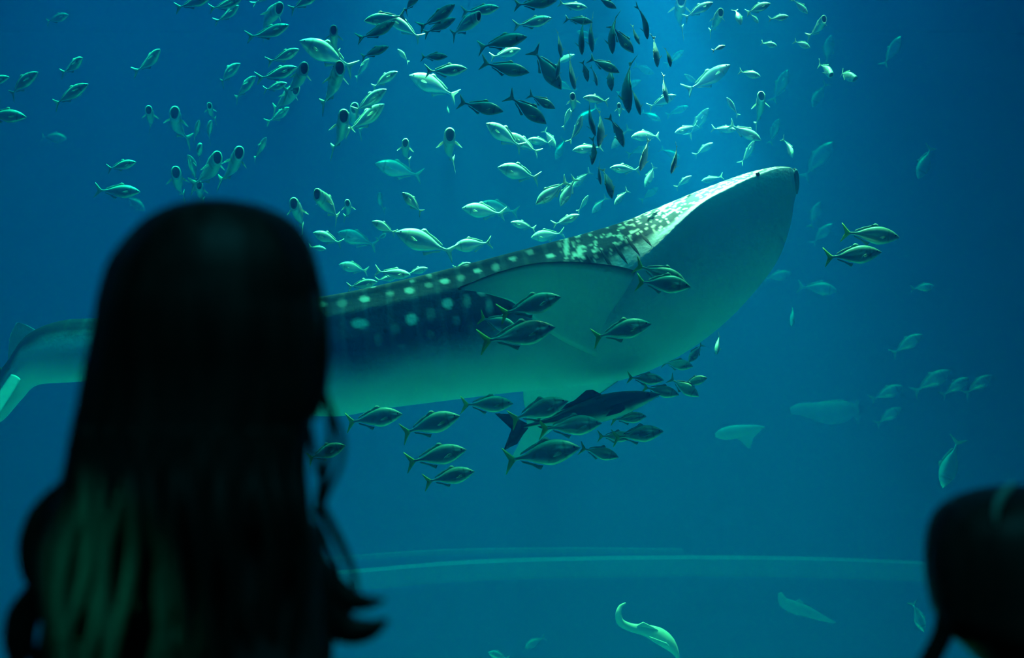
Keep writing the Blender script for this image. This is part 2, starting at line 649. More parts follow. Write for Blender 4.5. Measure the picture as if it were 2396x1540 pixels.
# tail fin: upper lobe and lower lobe, mostly beyond the left edge
fin_surface('tail_fin',
            [(20, 870, 8.6), (-60, 820, 8.75), (-150, 700, 8.9), (-240, 560, 9.0)],
            [(-90, 985, 8.75), (-150, 900, 8.85), (-200, 760, 8.95), (-246, 566, 9.0)], shark, 0.05, DARK2, DARK2)
fin_surface('tail_fin',
            [(48, 888, 8.20), (20, 935, 8.15), (-30, 1010, 8.1), (-90, 1090, 8.1)],
            [(4, 872, 8.95), (-25, 925, 8.9), (-65, 1010, 8.7), (-96, 1086, 8.3)], shark, 0.03, (0.75, 0.88, 0.84), (0.75, 0.88, 0.84))  # lower lobe coloured pale, light from above painted in


def slit(t, p0, p1, width, name='gill_slit', material='slit', lift=1.001, n=10):
    v, f = [], []
    for i in range(n + 1):
        ph = R(lerp(p0, p1, i / n))
        wv = width * math.sin(math.pi * (i + 0.3) / (n + 0.6))
        tt = t + 0.12 * (i / n - .5)
        for k, dt in enumerate((-wv, 0, wv)):
            v.append(shark_point(tt + dt, ph, lift + (0.003 if k == 1 else 0))[0])
        if i:
            b = (i - 1) * 3
            f += [(b, b + 1, b + 4, b + 3), (b + 1, b + 2, b + 5, b + 4)]
    return link(name, mesh(name, v, f), M[material], shark)


for k, t in enumerate((13.05, 13.35, 13.65, 13.95, 14.25)):
    slit(t, 60, 84, 0.035)
# eye and lips
p = shark_point(17.3, R(88), 1.0)[0]
bpy_me = bpy.data.meshes.new('eye')
bm = bmesh.new()
bmesh.ops.create_uvsphere(bm, u_segments=14, v_segments=10, radius=0.012)
bm.to_mesh(bpy_me)
bm.free()
e = link('eye', bpy_me, M['eye'])
e.location = p
e.parent = shark
lip = [shark_point(19.95, R(a), 1.0)[0] + axis * 0.012 for a in (84, 100, 116, 132, 150, 170)]
lipo = tube('lower_lip', lip, [0.004, 0.010, 0.012, 0.012, 0.010, 0.004], M['ledge'], shark, seg=8, steps=4)
lip2 = [shark_point(19.98, R(a), 0.99)[0] + axis * 0.012 for a in (20, 40, 60, 78)]
tube('mouth_slit', lip2, [0.003, 0.008, 0.008, 0.003], M['slit'], shark, seg=8, steps=4)


# ------------------------------------------------------------------ fish
def curve1(pts, s):
    """piecewise smooth interpolation of (s, value) pairs"""
    for i in range(len(pts) - 1):
        if s <= pts[i + 1][0]:
            a, b = pts[i], pts[i + 1]
            t = (s - a[0]) / (b[0] - a[0])
            p0 = pts[i - 1][1] if i else a[1] - (b[1] - a[1]) * .2
            p3 = pts[i + 2][1] if i + 2 < len(pts) else b[1]
            return catmull([(p0,), (a[1],), (b[1],), (p3,)], 1 + t * 0.99999)[0]
    return pts[-1][1]


KIND = {
    # height scale, width scale, tail fin material, back colour (d, s, g: bright to paint the lit rim), side colour, belly colour (4th value: how mirror-like)
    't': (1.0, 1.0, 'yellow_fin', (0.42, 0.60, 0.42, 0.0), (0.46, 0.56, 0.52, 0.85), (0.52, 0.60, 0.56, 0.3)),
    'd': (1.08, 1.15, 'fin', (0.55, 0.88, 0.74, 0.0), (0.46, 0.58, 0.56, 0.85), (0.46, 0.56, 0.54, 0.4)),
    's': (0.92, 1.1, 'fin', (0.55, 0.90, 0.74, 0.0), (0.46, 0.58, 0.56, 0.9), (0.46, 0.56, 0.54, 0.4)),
    'k': (0.90, 1.0, 'fin', (0.14, 0.28, 0.32, 0.0), (0.20, 0.34, 0.42, 0.0), (0.24, 0.36, 0.42, 0.0)),  # silver fish toned dark, backlit shade put into the colour
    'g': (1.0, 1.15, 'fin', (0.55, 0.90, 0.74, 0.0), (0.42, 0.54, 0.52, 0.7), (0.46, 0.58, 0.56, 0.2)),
    'c': (0.52, 1.05, 'dark_fin', (0.03, 0.05, 0.06, 0.0), (0.04, 0.07, 0.09, 0.2), (0.42, 0.52, 0.50, 0.0)),
}
M['dark_fin'] = mat('dark_fin', (0.03, 0.05, 0.07), 0.5)
TOP = [(0, 0.004), (0.05, 0.045), (0.15, 0.105), (0.3, 0.152), (0.45, 0.160), (0.65, 0.115), (0.85, 0.036), (1, 0.022)]
BOT = [(0, 0.004), (0.05, 0.036), (0.15, 0.085), (0.3, 0.138), (0.45, 0.155), (0.65, 0.105), (0.85, 0.032), (1, 0.020)]
WID = [(0, 0.004), (0.05, 0.030), (0.15, 0.055), (0.3, 0.071), (0.5, 0.066), (0.7, 0.040), (0.9, 0.015), (1, 0.008)]
GT = [(0, 0.098), (0.05, 0.108), (0.15, 0.125), (0.3, 0.150), (0.45, 0.152), (0.65, 0.105), (0.85, 0.034), (1, 0.020)]
GB = [(0, 0.115), (0.05, 0.122), (0.15, 0.135), (0.3, 0.150), (0.45, 0.150), (0.65, 0.100), (0.85, 0.032), (1, 0.020)]
GW = [(0, 0.072), (0.05, 0.075), (0.15, 0.073), (0.3, 0.078), (0.5, 0.066), (0.7, 0.038), (0.9, 0.014), (1, 0.008)]
CACHE = {}


def fish_parts(kind, bend):
    key = (kind, bend)
    if key in CACHE:
        return CACHE[key]
    hs, ws, finm, cb, cs, ce = KIND[kind]
    top, bot, wid = (GT, GB, GW) if kind == 'g' else (TOP, BOT, WID)
    B = bend * 0.45

    def warp(x, y, z):
        q = min(0.0, x - 0.18)
        return (x, y + B * q * q * (1 if q > -0.5 else 1), z)

    NS, NR = 26, 18
    v, cl, f = [], [], []
    for i in range(NS + 1):
        s = (i / NS) ** 1.25
        x = 0.5 - 0.86 * s
        zt, zb, w = curve1(top, s) * hs, curve1(bot, s) * hs, curve1(wid, s) * ws
        for j in range(NR):
            a = 2 * math.pi * j / NR
            cz, sy = math.cos(a), math.sin(a)
            z = (zt if cz > 0 else zb) * cz
            y = w * (abs(sy) ** 0.9) * (1 if sy > 0 else -1)
            xx = x
            if kind == 'g' and s < 0.1:
                xx = x - 0.09 * (1 - s / 0.1) * (0.5 - 0.5 * cz)
            v.append(warp(xx, y, z))
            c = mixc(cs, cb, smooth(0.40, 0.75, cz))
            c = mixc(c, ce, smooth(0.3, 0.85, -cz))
            # gill line and a slightly darker head
            if 0.20 < s < 0.235 and abs(cz) < 0.8:
                c = mixc(c, (0.05, 0.08, 0.09, 0.0), .5)
            if kind == 'g' and s < 0.03:
                c = (0.55, 0.7, 0.6, 0.0)
            cl.append(c)
        if i:
            b = (i - 1) * NR
            for j in range(NR):
                f.append((b + j, b + (j + 1) % NR, b + NR + (j + 1) % NR, b + NR + j))
    if kind != 'g':
        f.append(tuple(range(NR)))
    else:
        # pale lips turned inward
        b = len(v)
        for j in range(NR):
            a = 2 * math.pi * j / NR
            cz, sy = math.cos(a), math.sin(a)
            v.append((v[j][0] + 0.004, v[j][1] * .74, v[j][2] * .80))
            cl.append((0.55, 0.7, 0.6, 0.0))
        for j in range(NR):
            f.append((j, (j + 1) % NR, b + (j + 1) % NR, b + j))
    f.append(tuple(NS * NR + j for j in range(NR)))
    body = mesh('fish_body', v, f)
    paint(body, cl)
    body.materials.append(M['fish'])
    parts = []

    def fin(name, outline, thick, mname, to3=None, taper=True):
        n = len(outline)
        cx = sum(o[0] for o in outline) / n
        cz = sum(o[1] for o in outline) / n
        vv, ff = [], []
        to3 = to3 or (lambda x, z, o: (x, o, z))
        for (x, z) in outline:
            vv.append(warp(*to3(x, z, 0.0)))
        for o in (thick, -thick):
            for (x, z) in outline:
                vv.append(warp(*to3(lerp(x, cx, .25), lerp(z, cz, .25), o)))
            vv.append(warp(*to3(cx, cz, o)))
        for si in (0, 1):
            o = n + si * (n + 1)
            for k in range(n):
                k2 = (k + 1) % n
                ff.append((k, k2, o + k2, o + k))
                ff.append((o + k, o + k2, o + n))
        me = mesh(name, vv, ff)
        me.materials.append(M[mname])
        for p_ in me.polygons:
            p_.use_smooth = True
        parts.append((name, me))

    sp = 0.17 if kind != 'c' else 0.11
    fin('tail_fin', [(-0.335, 0.016), (-0.37, 0.045), (-0.42, 0.095), (-0.49, sp), (-0.505, sp + .005), (-0.475, 0.11), (-0.435, 0.045), (-0.418, 0.0),
                     (-0.435, -0.045), (-0.475, -0.11), (-0.505, -sp - .005), (-0.49, -sp), (-0.42, -0.095), (-0.37, -0.045), (-0.335, -0.016)], 0.004, finm)
    th = curve1(top, .45) * hs
    fin('dorsal_fin', [(0.16, th * .88), (0.10, th + .045), (0.06, th + .05), (0.03, th + .018), (-0.12, th * .83), (-0.26, th * .42), (-0.28, th * .22), (-0.2, th * .40), (0.02, th * .85)], 0.003, 'dark_fin' if kind == 'c' else 'fin')
    bh = curve1(bot, .45) * hs
    fin('anal_fin', [(0.0, -bh * .9), (-0.04, -bh - .035), (-0.07, -bh - .02), (-0.15, -bh * .72), (-0.26, -bh * .42), (-0.28, -bh * .2), (-0.2, -bh * .38), (-0.06, -bh * .8)], 0.003, 'dark_fin' if kind == 'c' else 'fin')
    px = 0.5 - .86 * .27
    pw = curve1(wid, .27) * ws
    for s in (1, -1):
        def to3(x, z, o, s=s):
            # spread out to the side, slightly down and back
            k_ = 1.35 if kind == 'g' else 1.0
            return (px - x * .75, s * (pw * .9 + x * .55 * k_), -0.02 + z - x * .12 + o)
        fin('pectoral_fin', [(0, 0.02), (0.06, 0.022), (0.13, 0.0), (0.17, -0.02), (0.12, -0.025), (0.05, -0.03), (0, -0.02)], 0.003, 'dark_fin' if kind == 'c' else 'fin', to3)
    ez = curve1(top, .09) * hs * .35
    ew = curve1(wid, .09) * ws * 0.93
    for s in (1, -1):
        bm = bmesh.new()
        bmesh.ops.create_uvsphere(bm, u_segments=8, v_segments=6, radius=0.014)
        me = bpy.data.meshes.new('eye')
        bm.to_mesh(me)
        bm.free()
        for q in me.vertices:
            q.co = Vector((0.5 - .86 * .09 + q.co.x, s * ew + q.co.y * .5, ez + q.co.z))
        me.materials.append(M['eye'])
        parts.append(('eye', me))
    if kind == 'g':
        vv, ff = [], []
        for i, (dx, sc_) in enumerate(((-0.004, .78), (0.04, .84), (0.10, .8), (0.17, .6), (0.22, .3))):
            for j in range(NR):
                a = 2 * math.pi * j / NR
                cz, sy = math.cos(a), math.sin(a)
                z = (GT[0][1] if cz > 0 else GB[0][1]) * hs * cz * sc_
                y = GW[0][1] * ws * (abs(sy) ** .9) * (1 if sy > 0 else -1) * sc_
                vv.append((0.5 - 0.09 * (0.5 - .5 * cz) * (1 - dx / .22) - dx + 0.001, y, z))
            if i:
                b = (i - 1) * NR
                for j in range(NR):
                    ff.append((b + j, b + (j + 1) % NR, b + NR + (j + 1) % NR, b + NR + j))
        ff.append(tuple(4 * NR + j for j in range(NR)))
        me = mesh('mouth_cavity', vv, ff)
        me.materials.append(M['cavity'])
        parts.append(('mouth_cavity', me))
        body_rim = None
    for p_ in body.polygons:
        p_.use_smooth = True
    CACHE[key] = (body, parts)
    return CACHE[key]


NAMES = {'t': 'yellowtail_fish', 'd': 'deep_bodied_fish', 's': 'silver_fish', 'k': 'shade_toned_fish', 'g': 'open_mouthed_fish', 'c': 'long_dark_fish'}
frng = random.Random(11)


def place_fish(tx, ty, hx, hy, yaw, kind, depth, label, group, edge=False, roll=0.0, small=False):
    dx, dy = hx - tx, -(hy - ty)
    app = math.hypot(dx, dy)
    cyaw = math.cos(R(yaw))
    L = app / F * depth / cyaw
    if abs(yaw) > 50:
        L = min(L, 0.42)
    dirv = (C_R * (dx / app) + C_U * (dy / app)) * cyaw - C_F * math.sin(R(yaw))
    dirv.normalize()
    up = Vector((0, 0, 1))
    if edge:
        up = -C_F
    elif abs(dirv.dot(up)) > 0.9:
        up = C_R * (-1 if dx >= 0 else 1) * 1.0 + Vector((0, 0, .1))
        up = -up if dy < 0 else up
    up = (up - dirv * up.dot(dirv)).normalized()
    lat = up.cross(dirv).normalized()
    if roll:
        q = Quaternion(dirv, R(roll))
        up, lat = q @ up, q @ lat
    bend = frng.choice((-1.0, -0.6, -0.3, 0.0, 0.3, 0.6, 1.0))
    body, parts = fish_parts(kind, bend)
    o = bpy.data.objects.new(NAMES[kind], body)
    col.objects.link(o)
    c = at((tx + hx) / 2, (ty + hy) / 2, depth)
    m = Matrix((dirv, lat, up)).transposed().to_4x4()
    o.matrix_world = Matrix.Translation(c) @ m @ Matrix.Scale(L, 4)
    for n, pm in parts:
        if small and n in ('eye', 'pectoral_fin', 'anal_fin'):
            continue
        p_ = bpy.data.objects.new(n, pm)
        col.objects.link(p_)
        p_.parent = o
    tag(o, label, 'fish', group)
    return o


G1 = 'school of fish above the whale shark'
G2 = 'yellow-tailed fish gathered around the whale shark'
G3 = 'faint fish in the far water on the right'
G4 = 'dark upright fish in the crowd above the shark\'s neck'

# tail x, tail y, head x, head y, turn towards viewer, kind, distance, label
SCHOOL = [
    (105, 50, 163, 36, 10, 'd', 10.5, 'dim green fish alone in the top left corner'),
    (8, 220, 94, 171, 15, 's', 9.0, 'bright green fish tilted upward near the left edge'),
    (-45, 197, 24, 181, 5, 's', 9.2, 'fish cut off by the left edge beside the bright green tilted fish'),
    (142, 170, 202, 140, 40, 's', 9.4, 'small fish turned towards us above the three left-edge fish'),
    (118, 243, 211, 199, 15, 's', 9.0, 'green-backed fish right of the bright green tilted fish'),
    (-45, 266, 63, 275, 0, 's', 8.8, 'lowest of the fish at the left edge, level and cut off'),
    (320, 168, 383, 121, 38, 's', 9.4, 'fish climbing with curved tail, midway between left edge and school'),
    (350, 298, 359, 262, 65, 'g', 9.8, 'leftmost small head-on fish with both side fins spread'),
    (404, 320, 424, 270, 58, 'g', 9.8, 'head-on fish with spread fins, second of the left row'),
    (490, 278, 497, 251, 66, 'g', 9.9, 'small head-on fish above the pair of twin fish, fins spread'),
    (447, 327, 473, 286, 52, 's', 9.8, 'left one of two twin fish swimming up towards us'),
    (475, 327, 502, 286, 52, 's', 9.8, 'right one of two twin fish swimming up towards us'),
    (450, 368, 479, 342, 60, 'd', 9.6, 'fish with a bright arched back below the twin fish'),
    (464, 425, 446, 366, 45, 's', 9.7, 'upright fish just under the bright arched back'),
    (455, 436, 527, 368, 42, 'g', 9.5, 'open-mouthed fish climbing right, above the person\'s parting'),
    (505, 437, 582, 350, 42, 'g', 9.4, 'open-mouthed fish with a bright back climbing right, above the person\'s crown'),
    (410, 458, 426, 407, 55, 'g', 9.7, 'head-on fish just above the left of the person\'s hair'),
    (590, 372, 628, 325, 40, 's', 9.5, 'fish climbing right at the end of the climbing pair'),
    (462, 470, 476, 436, 60, 'g', 9.8, 'faint head-on fish touching the top of the person\'s hair'),
    (248, 395, 320, 380, 5, 's', 9.2, 'level fish with forked tail left of the climbing group, upper of two'),
    (222, 446, 330, 450, 5, 's', 8.9, 'large level fish with bright back left of the person\'s head'),
    (290, 455, 340, 494, 10, 'd', 14.5, 'faint pale fish pointing down beside the person\'s hair'),
    (90, 318, 158, 326, 10, 'd', 17.0, 'very faint fish far behind at the left'),
    (541, 229, 603, 183, 35, 's', 9.5, 'fish climbing right, lower of a slanting pair left of the school'),
    (500, 191, 567, 153, 32, 's', 9.6, 'fish climbing right, upper of a slanting pair left of the school'),
    (410, 20, 500, -8, 12, 's', 9.0, 'fish cut by the top edge, leftmost of the top row'),
    (492, 22, 567, 2, 15, 's', 9.1, 'fish with bright back touching the top edge, second of the top row'),
    (508, 52, 563, 17, 30, 's', 9.3, 'thin fish just below the second fish of the top row'),
    (583, 60, 665, 28, 38, 'g', 9.3, 'open-mouthed fish under the top edge, third of the top row'),
    (596, 14, 645, -30, 20, 's', 9.4, 'fish of which only the tail hangs below the top edge'),
    (676, 22, 750, -14, 15, 's', 9.0, 'fish with a long forked tail leaving through the top edge'),
    (583, 93, 679, 61, 12, 's', 8.8, 'bright green slanting fish under the top row'),
    (630, 146, 703, 118, 20, 's', 9.1, 'fish with forked tail swimming right below the bright slanting fish'),
    (832, 155, 702, 98, 10, 'd', 9.2, 'large fish facing left with a brightly lit tail stalk'),
    (776, 118, 787, 78, 62, 'g', 8.7, 'head-on gaping fish in front of the large left-facing fish'),
    (606, 187, 698, 160, 18, 's', 9.0, 'fish with gleaming head swimming right in the left school'),
    (670, 212, 722, 167, 48, 'g', 8.8, 'gaping fish with white lit back, left of two alike'),
    (748, 248, 808, 160, 42, 'g', 8.8, 'gaping fish with white lit back and long tail, right of two alike'),
    (616, 210, 674, 197, 25, 's', 9.3, 'thin arched fish squeezed below the gleaming-headed fish'),
    (630, 252, 702, 214, 38, 'g', 9.6, 'gaping fish at the lower end of the left school'),
    (628, 287, 680, 254, 30, 's', 9.8, 'dim fish under the lowest gaping fish of the left school'),
    (948, 36, 852, 52, 12, 's', 8.9, 'fish facing left with a glowing arched back near the top'),
    (843, 95, 926, 54, 20, 'k', 8.7, 'dark fish crossing under the glowing arched back'),
    (986, 90, 905, 38, 8, 's', 9.3, 'fish facing left with a blazing slanted tail stalk near the top'),
    (842, 132, 911, 111, 15, 'k', 9.0, 'dark fish with pale top line right of the gaping pair'),
    (827, 181, 866, 141, 35, 's', 9.8, 'narrow pale fish rising steeply beside the gaping pair'),
    (865, 202, 932, 170, 20, 's', 9.2, 'fish with pale back slanting right below the dark fish'),
    (824, 260, 907, 212, 22, 's', 9.1, 'long fish slanting up right, upper of two stacked ones'),
    (815, 310, 902, 248, 28, 's', 9.2, 'long fish slanting up right, lower of two stacked ones'),
    (784, 350, 813, 277, 48, 'g', 9.0, 'gaping fish with trailing tail left of the stacked long fish'),
    (818, 302, 836, 258, 55, 'g', 9.9, 'gaping head peeking out between the stacked long fish'),
    (938, 24, 986, -12, 30, 'k', 9.0, 'dark fish cut by the top edge above the glowing arched back'),
    (988, 66, 1066, 14, 22, 'k', 8.8, 'dark fish with a white gleaming brow, leftmost of the gleaming ones'),
    (990, 78, 1067, 45, 15, 'k', 9.0, 'dark fish tucked beneath the leftmost white-browed fish'),
    (1050, 77, 1124, 43, 30, 'g', 8.2, 'dark-sided gaping fish right of the white-browed fish'),
    (1084, 30, 1169, 20, 15, 's', 8.7, 'fish with a blazing white head near the top, upper of two'),
    (1204, 62, 1292, 45, 15, 's', 8.7, 'fish with a blazing white head near the top, lower of two'),
    (1203, 12, 1303, 4, 10, 'k', 8.8, 'dark fish with a blazing head cut by the top edge'),
    (1116, 108, 1234, 88, 8, 'k', 8.6, 'big dark fish in plain side view against the bright water'),
    (1148, 134, 1219, 117, 15, 's', 9.4, 'pale rimmed fish under the big dark side-on fish'),
    (1128, 150, 1239, 172, 10, 'k', 8.8, 'dark fish with a bright fleck on its brow, nose down'),
    (983, 131, 1048, 134, 15, 'k', 9.0, 'short dark fish with fins spread left of the big dark fish'),
    (997, 170, 1094, 162, 5, 's', 8.8, 'bright green level fish in the open water of the upper middle'),
    (1072, 224, 958, 178, 10, 'd', 9.6, 'large pale fish facing left under the level green fish, tail stalk lit'),
    (1074, 239, 1178, 263, 10, 'k', 8.9, 'dark fish swimming down right below the large pale fish'),
    (1246, 110, 1313, 213, 15, 'k', 9.0, 'long dark fish diving steeply to the right'),
    (1238, 220, 1299, 256, 15, 'k', 9.1, 'blurred dark fish beneath the steep diver'),
    (1190, 222, 1278, 292, 12, 'k', 8.9, 'dark diving fish with a white glint on its head'),
    (957, 145, 931, 117, 30, 's', 9.6, 'tiny lit fish below the blazing tail stalk'),
    (1042, 243, 1051, 267, 40, 's', 10.0, 'tiny upright pale fish left of the dark diving fish'),
    (1043, 377, 1056, 321, 58, 'g', 9.2, 'lone head-on fish in the open middle water'),
    (945, 374, 952, 338, 64, 'g', 9.3, 'head-on gaping fish above a large dim fish'),
    (987, 413, 878, 384, 10, 'd', 10.2, 'large dim fish facing left with a lit tail stalk, in the middle water'),
    (1224, 346, 1137, 290, 12, 'd', 9.2, 'fish facing left with a white belly stripe, left of the crowd'),
    (1262, 360, 1188, 312, 10, 's', 9.4, 'slim green fish slanting behind the white-striped fish'),
    (1268, 416, 1164, 393, 12, 'd', 9.1, 'fish facing left with a white patch on its arched back'),
    (1293, 334, 1233, 328, 10, 's', 9.5, 'level fish whose tall forked tail stands upright, left of the crowd'),
    (989, 498, 942, 452, 25, 'd', 8.6, 'brilliant white fish alone above the shark\'s back'),
    (890, 492, 890, 454, 58, 'd', 11.0, 'dim arched head-on fish left of the brilliant white fish'),
    (926, 546, 871, 519, 20, 'd', 8.9, 'fish with a glowing arched brow over the shark\'s back'),
    (1064, 594, 926, 544, 8, 'd', 8.9, 'large lit fish facing left just above the shark\'s back'),
    (1182, 502, 1081, 488, 8, 'd', 9.4, 'large translucent fish facing left above the shark\'s back'),
    (1212, 498, 1120, 478, 10, 'd', 10.2, 'dim fish overlapping behind the large translucent fish'),
    (1256, 534, 1194, 521, 12, 's', 9.3, 'fish with a bright slab of back near the shark\'s shoulder'),
    (1329, 421, 1253, 480, 12, 's', 8.7, 'fish diving left with a white streak along its back'),
    (1346, 414, 1311, 484, 15, 's', 8.8, 'fish diving steeply with a white lit face'),
    (708, 534, 695, 478, 52, 'g', 9.2, 'gaping fish right beside the top of the person\'s hair'),
    (797, 510, 746, 456, 42, 'g', 9.0, 'gaping fish with its tail swung right, beside the person\'s hair'),
    (816, 508, 817, 477, 58, 'g', 9.5, 'small head-on fish right of the fish with swung tail'),
    (800, 570, 733, 545, 12, 'd', 9.3, 'arched fish facing left beside the person\'s hair'),
    (884, 574, 790, 545, 10, 'd', 10.5, 'large dim arched fish over the shark\'s back'),
    (722, 578, 764, 584, 15, 's', 9.6, 'thin green fish half hidden behind the person\'s hair'),
    (862, 634, 793, 620, 12, 'd', 9.8, 'dim arched fish low over the shark\'s back'),
    (878, 636, 962, 645, 5, 's', 9.0, 'green rimmed fish skimming the shark\'s back, tail to the left'),
    (950, 642, 1002, 628, 10, 's', 9.3, 'fish following just right of the green rimmed fish'),
    (810, 672, 884, 660, 5, 's', 8.8, 'lowest fish skimming the shark\'s back near the person'),
    (880, 657, 932, 648, 10, 's', 9.4, 'fish ahead of the lowest skimming fish'),
    (1062, 628, 1102, 616, 10, 's', 8.8, 'small bright fish at the shark\'s back above the fin tip'),
    (1152, 566, 1060, 580, 8, 'd', 9.0, 'large pale fish facing left above the shark\'s fin'),
    (884, 560, 905, 548, 45, 's', 10.2, 'small dim fish between two arched fish over the shark\'s back'),
    (1320, 40, 1387, 54, 10, 'k', 8.9, 'dark arched fish at the top of the crowd'),
    (1308, 10, 1374, 20, 12, 's', 9.0, 'teal lit fish under the top edge of the crowd'),
    (1396, -8, 1442, 22, 15, 'k', 9.0, 'dark fish diving in through the top edge'),
    (1430, 60, 1482, 126, 10, 'k', 9.0, 'broad dark fish diving right in the crowd'),
    (1378, 133, 1449, 172, 10, 'k', 8.8, 'big dark domed fish in the middle of the crowd'),
    (1427, 236, 1364, 229, 8, 's', 8.9, 'teal lit level fish facing left in the middle of the crowd'),
    (1516, 250, 1582, 224, 12, 's', 9.0, 'fish with bright arched back at the right of the crowd'),
    (1347, 262, 1338, 230, 55, 'g', 8.9, 'small head-on fish with a white glint, left in the crowd'),
    (1455, 272, 1446, 250, 55, 'g', 9.0, 'small square-looking lit fish in the crowd'),
    (1590, 62, 1587, 10, 60, 'g', 8.8, 'gaping fish with a white inverted V near the top'),
    (1340, 336, 1362, 271, 15, 's', 8.8, 'bright slim fish rising upright left in the crowd'),
    (1318, 300, 1334, 255, 30, 's', 9.3, 'dim fish beside the bright upright slim one'),
    (1548, 314, 1476, 322, 10, 'd', 9.4, 'dim domed fish facing left in the right of the crowd'),
    (1410, 344, 1339, 353, 10, 's', 9.2, 'pale fish facing left in the lower crowd'),
    (1497, 398, 1426, 394, 10, 's', 9.2, 'level fish with two lit slabs above the shark\'s neck'),
    (1469, 444, 1437, 480, 20, 's', 9.3, 'fish diving left with a bent bright tail above the neck'),
    (1296, 529, 1356, 503, 12, 's', 9.0, 'fish with bright arched back close to the shark\'s shoulder'),
    (1320, 545, 1242, 557, 10, 'd', 9.6, 'dim round fish behind the shark\'s shoulder'),
    (1354, 497, 1377, 458, 30, 's', 9.4, 'thin fish rising beside the shark\'s shoulder'),
    (1580, 440, 1618, 412, 15, 's', 9.3, 'pale fish heading right close above the shark\'s head'),
    (1600, 39, 1668, 7, 10, 's', 8.2, 'slim fish with a white bowed back right of the crowd, near the top'),
    (1666, 70, 1681, 36, 55, 'g', 9.0, 'small gaping fish below the white bowed fish'),
    (1723, 12, 1731, 62, 25, 's', 9.0, 'thin upright fish left of the two white domed fish'),
    (1746, 28, 1802, 10, 15, 'd', 8.4, 'larger of the two dazzling white domed fish at the top'),
    (1801, 45, 1844, 40, 20, 'd', 8.5, 'smaller of the two dazzling white domed fish at the top'),
    (1758, 30, 1773, 56, 30, 's', 9.0, 'tiny bright fish pointing down between the domed fish'),
    (1856, -4, 1888, 34, 20, 's', 8.9, 'small lit fish slanting down right of the domed fish'),
    (1910, 80, 1921, 50, 55, 'g', 8.9, 'small head-on fish, rightmost of the bright top ones'),
    (1781, 98, 1817, 110, 25, 'd', 9.0, 'small fish with curved lit back below the domed fish'),
    (1859, 94, 1894, 114, 25, 'd', 8.8, 'small brilliant fish with bent bright back at the right'),
    (1607, 219, 1708, 153, 8, 's', 8.8, 'long blue bowed fish above the shark\'s head'),
    (1731, 167, 1778, 181, 20, 'd', 9.1, 'fish with a pale arch below the brilliant small one'),
    (1930, 143, 1939, 182, 45, 'g', 9.2, 'left one of two small fish pointing down at the right'),
    (1965, 163, 1996, 190, 42, 'g', 9.2, 'right one of two small fish pointing down at the right'),
    (1666, 118, 1697, 108, 25, 'k', 9.2, 'small dark arched fish right of the crowd'),
    (1729, 272, 1699, 229, 15, 's', 9.0, 'green fish slanting up left, tail at lower right'),
    (1781, 292, 1774, 228, 42, 'g', 9.3, 'dim gaping fish with spread fins above the snout'),
    (1706, 290, 1780, 330, 10, 's', 8.9, 'bright green bowed fish above the snout, nose down'),
    (1665, 300, 1722, 306, 12, 's', 9.3, 'level dim fish behind the bright green bowed fish'),
    (1632, 294, 1578, 312, 12, 's', 9.4, 'pale fish facing left at the right side of the crowd'),
    (1812, 240, 1842, 165, 12, 'd', 12.5, 'faint slim fish rising at the right rim of the school'),
    (1800, 337, 1822, 279, 12, 'd', 12.0, 'faint slim fish rising between snout and school'),
    (1613, 322, 1657, 254, 15, 's', 10.0, 'dim rising fish right of the crowd above the head'),
    (1935, 152, 1943, 84, 12, 'd', 14.0, 'very faint upright fish above the two down-pointing ones'),
    (1930, 194, 1900, 252, 12, 'd', 13.5, 'faint fish sinking left under the two down-pointing ones'),
    (1844, 322, 1851, 372, 35, 's', 9.3, 'small upright fish just above the snout tip'),
    (1625, 365, 1668, 335, 15, 's', 9.6, 'dim fish above the lit crest of the shark\'s head'),
    (1740, 385, 1764, 330, 20, 's', 9.8, 'dim slanting fish over the shark\'s brow'),
    (1535, 385, 1508, 440, 20, 's', 9.8, 'dim sinking fish over the shark\'s neck'),
    (1690, 415, 1640, 425, 15, 's', 9.6, 'faint level fish touching the crest of the head'),
]
EDGE = [(1358, 48, 1361, 120), (1378, 43, 1385, 114), (1428, 38, 1432, 117), (1479, 63, 1494, 100), (1506, 16, 1513, 84), (1533, 88, 1537, 150),
        (1564, 112, 1568, 152), (1308, 76, 1312, 128), (1313, 130, 1302, 180), (1330, 133, 1343, 202), (1367, 148, 1374, 187), (1389, 158, 1396, 197),
        (1424, 158, 1430, 207), (1459, 148, 1469, 252), (1438, 278, 1456, 337), (1420, 395, 1430, 457), (1398, 383, 1405, 427), (1372, 245, 1390, 310),
        (1415, 262, 1402, 335), (1484, 205, 1496, 262), (1520, 330, 1500, 392), (1395, 330, 1386, 380), (1550, 180, 1560, 235), (1590, 345, 1572, 400)]
